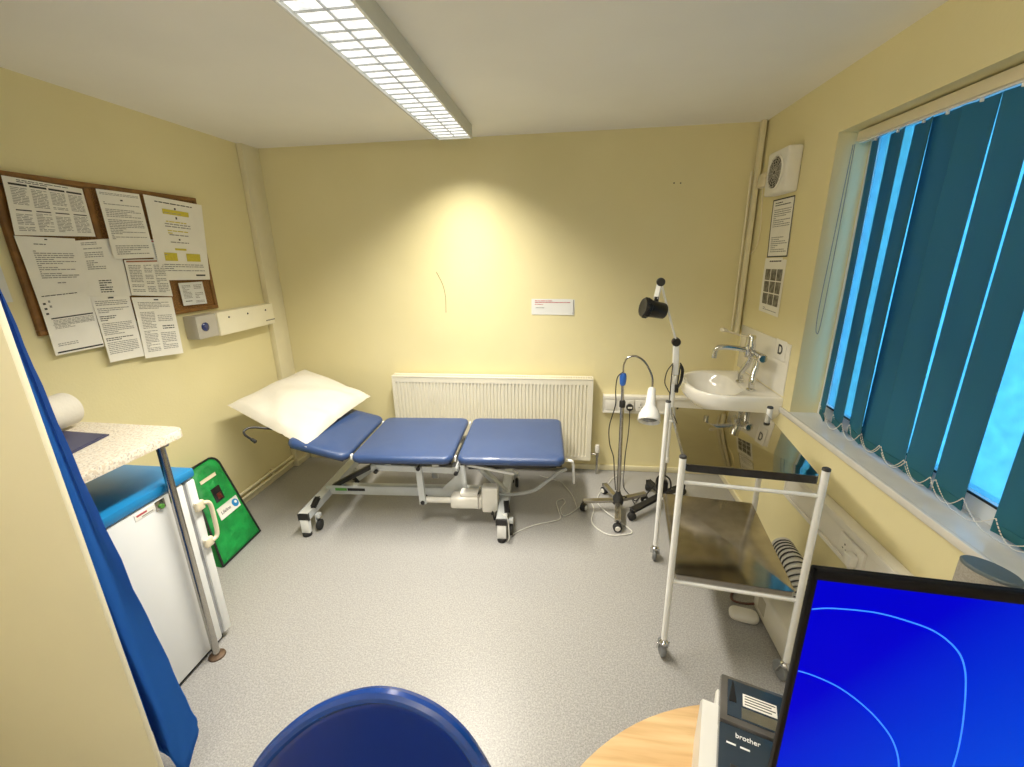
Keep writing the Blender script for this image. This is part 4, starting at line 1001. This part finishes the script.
MB().lathe([(0, -.004), (.018, 0), (.023, .01), (.030, .100), (.032, .118), (.050, .145), (.062, .175), (.065, .210), (.061, .215), (.058, .211), (.054, .188), (.0, .183)], Vector((.503, 2.58, .866)), tuple(ax), 32).build('lamp_head', 'white_enamel', L1)
MB().lathe([(0, .190), (.048, .192), (.048, .198), (.03, .206), (0, .202)], Vector((.503, 2.58, .866)), tuple(ax), 28).build('bulb_face', 'bulb', L1)
MB().tube(smooth_path([(.333, 2.585, .965), (.298, 2.58, .93), (.290, 2.57, .85), (.292, 2.56, .76), (.262, 2.56, .62), (.270, 2.57, .50), (.300, 2.585, .40), (.31, 2.59, .30), (.325, 2.595, .16)], 7), .0035, 8).build('cord', 'black', L1)

L2 = thing('spotlight_lamp', 'tall white jointed-arm lamp with black spotlight head beside the basin', 'lamp', (.655, 2.70, 0))
qx, qy = .655, 2.70
MB().cyl((qx-.004, qy, .08), (qx-.004, qy, .345), .011).build('lower_pole', 'steel_dull', L2)
MB().cyl((qx-.002, qy, .33), (qx, qy, .90), .014).build('pole', 'white_enamel', L2)
MB().lathe([(.019, 0), (.02, .005), (.02, .03), (.016, .036)], (qx-.002, qy, .325), (0, 0, 1), 18).build('pole_collar', 'white_plastic', L2)
MB().lathe([(.020, 0), (.022, .005), (.022, .04), (.018, .05)], (qx, qy, .865), (0, 0, 1), 18).build('socket_collar', 'white_plastic', L2)
a1 = Vector((qx+.004, qy, .92)); a2 = Vector((qx-.008, qy, 1.125)); a3 = Vector((.526, qy-.02, 1.482))
MB().bar(a1, a2, .034, .028, .004).build('arm_holder', 'white_enamel', L2)
for dd in (-.011, .011):
    MB().bar(a2+Vector((0, dd, 0)), a3+Vector((0, dd, 0)), .013, .008, .002).build('spring_arm', 'white_enamel', L2)
def knob(p, r, w_=.022):
    MB().lathe([(0, -w_), (r*.8, -w_), (r, -w_*.7), (r, w_*.7), (r*.8, w_), (0, w_)], p, (0.1, 1, 0), 22).build('joint_knob', 'black', L2)
knob(a2, .026); knob(a3, .024)
hc = Vector((.492, qy-.05, 1.328)); nk = hc+Vector((.012, .01, .06))
MB().bar(a3+Vector((-.006, 0, -.012)), nk, .022, .016, .003).build('head_stem', 'white_enamel', L2)
hax = Vector((-1, -.25, .22)).normalized()
MB().lathe([(0, -.070), (.040, -.070), (.046, -.062), (.050, .030), (.056, .034), (.056, .064), (.052, .07), (.044, .066), (0, .058)], hc, tuple(hax), 32).build('spotlight_head', 'black', L2)
fin = MB()
for k in range(10):
    a = 2*PI*k/10; x_ = hax.orthogonal().normalized(); y_ = hax.cross(x_); d_ = x_*math.cos(a)+y_*math.sin(a)
    fin.bar(hc+d_*.056+hax*.036, hc+d_*.056+hax*.062, .012, .008, .001)
fin.build('head_ribs', 'black', L2)
MB().cyl(nk+Vector((0, 0, -.03)), nk+Vector((.002, 0, .012)), .013).build('head_swivel', 'black', L2)
dz_ = -.105
ck = MB()
for k in range(4):
    o1 = .004*k
    ck.tube(smooth_path([(qx+.022, qy-.02-o1, 1.105+dz_), (qx+.034+o1, qy-.02, 1.06+dz_), (qx+.030+o1, qy-.022, .99+dz_), (qx+.018, qy-.02-o1, .95+dz_), (qx+.022, qy-.012, 1.00+dz_), (qx+.026, qy-.012-o1, 1.09+dz_)], 6), .0036, 7)
ck.build('coiled_cord', 'black', L2)
MB().tube(smooth_path([(qx-.018, qy-.015, 1.10+dz_), (qx-.05, qy-.02, 1.05+dz_), (qx-.058, qy-.02, .98+dz_), (qx-.035, qy-.02, .93+dz_), (qx-.022, qy-.02, .90+dz_), (qx-.022, qy-.018, .80+dz_), (qx-.02, qy-.01, .70+dz_)], 7), .0033, 7).build('cord', 'black', L2)
MB().tube(smooth_path([(qx-.018, qy-.015, 1.09+dz_), (qx-.022, qy-.02, 1.0+dz_), (qx-.02, qy-.02, .9+dz_)], 5), .0033, 7).build('cord', 'black', L2)
MB().box(qx+.004, qx+.026, qy-.03, qy-.005, .81, .86, .005).build('cord_clip', 'black', L2)
hub2 = MB().lathe([(.03, 0), (.034, .01), (.034, .05), (.022, .07)], (qx-.004, qy, .055), (0, 0, 1), 18); hub2.build('hub', 'black', L2)
for k, (a, L) in enumerate(((3.84, .30), (1.9, .2), (.75, .22), (-.45, .24), (-1.5, .25))):
    ex, ey = qx+L*math.cos(a), qy+L*math.sin(a)
    MB().bar((qx, qy, .085), (ex, ey, .068), .028, .022, .006).build('base_leg', 'black', L2)
    caster_small(L2, ex, ey, a+1.1, 'rubber')
MB().box(qx-.055, qx+.02, qy-.03, qy+.03, .10, .19, .012).build('counterweight', 'black', L2)
MB().tube(smooth_path([(qx-.02, qy-.03, .15), (qx-.06, qy-.04, .21), (qx-.03, qy-.04, .25), (qx+.02, qy-.04, .22), (qx+.03, qy-.04, .15), (qx-.02, qy-.045, .12), (qx-.06, qy-.04, .17), (qx-.02, qy-.045, .23)], 7), .0055, 8).build('coiled_cord', 'black', L2)

# ------------------------------------------------------------------ plug & floor cables
pk = thing('power_plug', 'black round plug and lead hanging from the back trunking socket', 'plug', (.458, yf-.03, .55))
MB().lathe([(0, 0), (.024, 0), (.026, .006), (.026, .022), (.021, .03), (0, .03)], (.458, yf-.012, .553), (0, -1, 0), 24).build('plug_body', 'black', pk)
MB().box(.443, .473, yf-.0425, yf-.0415, .548, .562).build('label', 'paper', pk)
MB().tube(smooth_path([(.458, yf-.03, .532), (.460, yf-.04, .45), (.455, yf-.05, .33), (.440, yf-.08, .20), (.432, yf-.12, .08), (.42, yf-.22, .010), (.45, yf-.34, .006), (.47, yf-.45, .006)], 8), .0035, 8).build('cord', 'black', pk)
def cable(nm, pts, r, mt, label):
    return tag(MB().tube(smooth_path(pts, 8), r, 7).build(nm, mt), label, 'cable')
cable('floor_cable', [(-.375, 2.21, .19), (-.335, 2.20, .16), (-.325, 2.185, .05), (-.335, 2.20, .007), (-.31, 2.28, .005), (-.19, 2.38, .005), (-.08, 2.43, .005), (-.03, 2.47, .005), (-.045, 2.56, .005), (-.06, 2.66, .005), (-.02, 2.70, .005), (.0, 2.66, .005), (-.03, 2.58, .005), (-.01, 2.50, .005), (.05, 2.55, .005), (.12, 2.66, .005), (.17, 2.70, .005)], .0035, 'cable_white', 'thin white cable looping across the floor from the couch foot')
cable('floor_cable', [(.17, 2.71, .005), (.19, 2.60, .005), (.17, 2.46, .005), (.21, 2.37, .005), (.28, 2.325, .005), (.37, 2.34, .005), (.41, 2.37, .005), (.37, 2.44, .005), (.27, 2.56, .012), (.22, 2.68, .005), (.24, 2.80, .005), (.30, 2.92, .005), (.36, 3.04, .005), (.44, 3.13, .005)], .0040, 'cable_white', 'white cable coiled among the casters of the chrome lamp stand')
cable('floor_cable', [(.08, 2.60, .005), (.05, 2.75, .005), (.0, 2.87, .005), (-.05, 2.95, .005), (-.2, 3.02, .005)], .003, 'cable_white', 'thin white cable under the foot end of the couch towards the back wall')
cable('floor_cable', [(.385, 2.62, .10), (.44, 2.67, .06), (.48, 2.72, .012), (.52, 2.78, .008), (.56, 2.78, .03), (.595, 2.74, .12)], .0042, 'black', 'black lead running between the two lamp stands')

# ------------------------------------------------------------------ portable appliance behind trolley
au = thing('air_conditioner', 'white portable appliance with ribbed hose on the floor under the trolley', 'air conditioner', (1.0, 1.6, 0))
MB().box(.905, 1.150, 1.22, 1.84, .012, .155, .014, seg=3).build('case', 'white_plastic', au)
MB().box(.9035, .9055, 1.72, 1.785, .05, .125).build('side_vent', 'disp_grey', au)
MB().box(.93, 1.12, 1.28, 1.78, 0, .014).build('base_plate', 'rubber', au)
hs = MB(); pr_ = []; npts = 26
pth = smooth_path([(1.065, 1.72, .145), (1.065, 1.76, .19), (1.065, 1.84, .235), (1.065, 1.93, .245), (1.07, 1.99, .245)], 8)
rs_ = [(.050 if k % 2 else .044) for k in range(len(pth))]
hs.tube(pth, rs_, 20); hs.build('ribbed_hose', 'white_plastic', au)
hb = MB()
for k in range(2, len(pth)-4, 2):
    p = pth[k]; t_ = (pth[k+1]-pth[k-1]).normalized(); x_ = t_.cross(Vector((0, 0, 1))).normalized(); y_ = t_.cross(x_)
    hb.tube([p+(x_*math.cos(a*PI/8)+y_*math.sin(a*PI/8))*.0475 for a in range(17)], .0035, 5, cap=False)
hb.build('hose_grooves', 'ink_dark', au)
ft = thing('foot_plate', 'white rounded plastic foot pad sticking out under the trolley', 'foot pad', (.83, 1.77, 0))
mb = MB(); roundslab(mb, .775, .90, 1.725, 1.80, .0, .035, .03, .014, Matrix.Translation((.83, 1.76, 0)) @ Matrix.Rotation(-.25, 4, 'Z') @ Matrix.Translation((-.83, -1.76, 0))); mb.build('pad', 'white_plastic', ft)
cable('floor_cable', [(.895, 1.80, .05), (.86, 1.82, .03), (.825, 1.86, .008), (.84, 1.91, .006), (.89, 1.93, .006), (.93, 1.92, .006)], .006, 'brown', 'short dark brown lead beside the white foot pad under trolley')

# ------------------------------------------------------------------ desk
dk = thing('desk', 'light wood desk with a rounded end at the lower right', 'desk', (.6, .3, 0))
def desk_outline():
    pts = []; cxx, cyy, rx_, ry_ = .395, .243, .49, .49
    for k in range(25):
        a = PI/2+PI/2*k/24; pts.append((cxx+rx_*math.cos(a)*1.0, cyy+ry_*math.sin(a)))
    pts += [(-.085, .1), (-.05, -.3), (1.10, -.3), (1.11, .94), (.80, .94), (.62, .80)]
    return pts
do = desk_outline()
def scl(o, k): 
    mx_ = sum(p[0] for p in o)/len(o); my_ = sum(p[1] for p in o)/len(o); return [(mx_+(x-mx_)*k, my_+(y-my_)*k) for x, y in o]
MB().loft([[(x, y, .725) for x, y in scl(do, .99)], [(x, y, .730) for x, y in do], [(x, y, .745) for x, y in do], [(x, y, .75) for x, y in scl(do, .992)]]).build('desktop', 'wood', dk)
for (x, y) in ((.25, .1), (1.04, .78), (1.04, -.22), (.25, -.22)):
    MB().cyl((x, y, 0), (x, y, .722), .025).build('leg', 'steel_dull', dk)

# ------------------------------------------------------------------ monitor
mn = thing('monitor', 'black-framed computer monitor showing a blue screen with light curves', 'monitor', (.275, .452, .75), math.radians(-4.7))
MWd, MZ0, MZ1 = .62, .195, .558
cs = MB(); cs.box(.010, MWd-.008, .004, .018, MZ0, MZ1-.004, .003); cs.box(.06, MWd-.06, .028, .055, MZ0+.04, MZ1-.06, .01); cs.build('case', 'bezel_black', mn, local=True)
bz = MB(); bw = .013
bz.box(.006, bw, 0, .008, MZ0, MZ1, .002); bz.box(MWd-bw, MWd, 0, .008, MZ0, MZ1, .002); bz.box(.006, MWd, 0, .008, MZ1-bw, MZ1, .002); bz.box(.006, MWd, 0, .008, MZ0, MZ0+bw+.006, .002)
bz.build('bezel', 'bezel_black', mn, local=True)
scn = MB().box(bw, MWd-bw, .003, .0065, MZ0+bw, MZ1-bw).build('screen', 'screen', mn, local=True)
st = MB().cyl((MWd/2, .05, .012), (MWd/2, .05, MZ0+.12), .02); st.box(MWd/2-.12, MWd/2+.12, -.04, .16, 0, .014, .006); st.build('stand', 'black', mn, local=True)
def scurve(pts, w_, nm, mt):
    P_ = smooth_path([(x, .0022, z) for x, z in pts], 10); mb = MB()
    for a, b in zip(P_, P_[1:]):
        d_ = (b-a).normalized(); n_ = Vector((-d_.z, 0, d_.x))*w_
        mb.quad(a-n_, b-n_, b+n_, a+n_)
    return mb.build(nm, mt, mn, local=True)
scurve([(-.0+.014, .503), (.034, .508), (.076, .510), (.111, .504), (.140, .494), (.164, .474), (.177, .450), (.186, .415), (.195, .363), (.200, .313), (.20, .26), (.19, .22)], .0009, 'light_curve', 'screen_line')
scurve([(.014, .409), (.033, .405), (.062, .393), (.091, .372), (.114, .349), (.133, .322), (.146, .287), (.152, .24), (.150, .215)], .0009, 'light_curve', 'screen_line')

# ------------------------------------------------------------------ label printer on the desk
LP = thing('label_printer', 'small dark-topped label printer with white sides on the desk by monitor', 'label printer', (.296, .671, .75), math.radians(-19))
def pbx(nm, x0, x1, y0, y1, z0, z1, mt, b=.003, parent=None, seg=2): return MB().box(x0, x1, y0, y1, z0, z1, b, seg=seg).build(nm, mt, parent or LP, local=True)
pbx('body', -.004, .128, -.235, -.002, .0, .112, 'printer_body', .006)
sd = MB(); sd.prism([(-.030, -.235, .0), (-.030, -.035, .0), (-.028, -.030, .095), (-.026, -.05, .125), (-.024, -.235, .125)], (.026, 0, 0)); sd.build('side_cheek', 'printer_body', LP, local=True)
sd = MB(); sd.prism([(.126, -.235, .0), (.126, -.035, .0), (.126, -.030, .095), (.126, -.05, .125), (.126, -.235, .125)], (.022, 0, 0)); sd.build('side_cheek', 'printer_body', LP, local=True)
lid = MB(); lid.box(0, .124, -.092, 0, .105, .148, .005); lo = lid.build('roll_lid', 'smoke', LP, local=True)
pbx('lid_window', .012, .112, -.082, -.010, .1475, .1505, 'printer_top', .001, lo)
pbx('label_patch', .036, .088, -.056, -.032, .1505, .1512, 'paper', 0, lo)
for k in range(4): pbx('patch_print', .039, .086-.006*(k % 2), -.037-.0052*k, -.0352-.0052*k, .1512, .1516, 'ink_dark', 0, lo)
pbx('silver_panel', .034, .096, -.080, -.060, .1505, .1510, 'steel_dull', 0, lo)
sl_ = MB(); sl_.prism([(.014, -.055, .1506), (.026, -.055, .1506), (.022, -.018, .1506), (.019, -.014, .1506)], (0, 0, .0012)); sl_.build('pointer_mark', 'black', lo, local=True)
fp = pbx('control_panel', .0, .124, -.235, -.094, .105, .146, 'printer_top', .004)
text('brand_print', 'brother', .0115, (.043, -.111, .1464), (1, 0, 0), (0, 1, 0), 'white_print', LP, local=True)
for x in (.012, .032): pbx('indicator', x, x+.014, -.129, -.126, .146, .1466, 'white_print', .0005, fp)
pbx('cutter_slot', .018, .106, -.200, -.160, .146, .1475, 'black', .001, fp)

# ------------------------------------------------------------------ speaker behind monitor
sk = thing('desk_speaker', 'taupe desk speaker with dark slate top behind the monitor', 'speaker', (.892, .885, .75))
def oval(k, z, n=36):
    out = []
    for i in range(n):
        a = 2*PI*i/n; x_, y_ = .050*k*math.cos(a), .031*k*math.sin(a); th = math.radians(-62)
        out.append((.892+x_*math.cos(th)-y_*math.sin(th), .885+x_*math.sin(th)+y_*math.cos(th), z))
    return out
MB().loft([oval(.94, .75), oval(1, .76), oval(1, .992), oval(.985, .996)]).build('cloth_body', 'speaker_side', sk)
MB().loft([oval(.985, .996), oval(1.0, .998), oval(.99, 1.002), oval(.93, 1.0045)]).build('top_cap', 'speaker_top', sk)

# ------------------------------------------------------------------ chair
ch = thing('chair', 'glossy blue moulded chair with rounded back at the bottom of the room view', 'chair', (-.33, .33, 0), 0)
mb = MB()
ol_ = [(-.107, .842), (-.131, .885), (-.162, .924), (-.21, .953), (-.28, .965), (-.348, .949), (-.426, .907), (-.505, .832), (-.548, .758), (-.560, .68), (-.545, .58), (-.50, .49), (-.42, .45), (-.26, .45), (-.14, .48), (-.092, .58), (-.082, .68), (-.090, .77)]
ol_ = smooth_path([(x, 0, z) for x, z in ol_+[ol_[0]]], 5)[:-1]
cxc, czc = -.325, .70
def shell(k, off):
    out = []
    for p in ol_:
        x = cxc+(p.x-cxc)*k; z = czc+(p.z-czc)*k; a = (x-cxc)/.24; c_ = (z-czc)/.26
        out.append((x, .50-.035*a*a+.015*c_-.012*(1-k)+.03*(1-k*k)+off, z))
    return out
mb.loft([shell(k, .014) for k in (.02, .3, .55, .75, .9, .97)]+[shell(.995, .010), shell(1.0, 0), shell(.995, -.010)]+[shell(k, -.014) for k in (.97, .9, .75, .55, .3, .02)])
back = mb.build('backrest', 'chair_blue', ch, angle=80)
rr_ = [Vector(p) for p in shell(.985, -.004)]
MB().tube(rr_+[rr_[0]], .0125, 10, cap=False).build('edge_rim', 'chair_edge', back)
sb = MB(); roundslab(sb, -.54, -.07, .02, .46, .42, .475, .09, .022, None, 7); sb.build('seat', 'chair_blue', ch)
for x in (-.50, -.11):
    for y, yt in ((.06, .10), (.46, .42)):
        MB().cyl((x+(.03 if x < -.3 else -.03), yt, .425), (x, y, 0), .011).build('leg', 'chrome', ch)
    MB().cyl((x+(.05 if x < -.3 else -.05), .42, .44), (x+(.05 if x < -.3 else -.05), .47, .60), .010).build('back_support', 'chrome', ch)
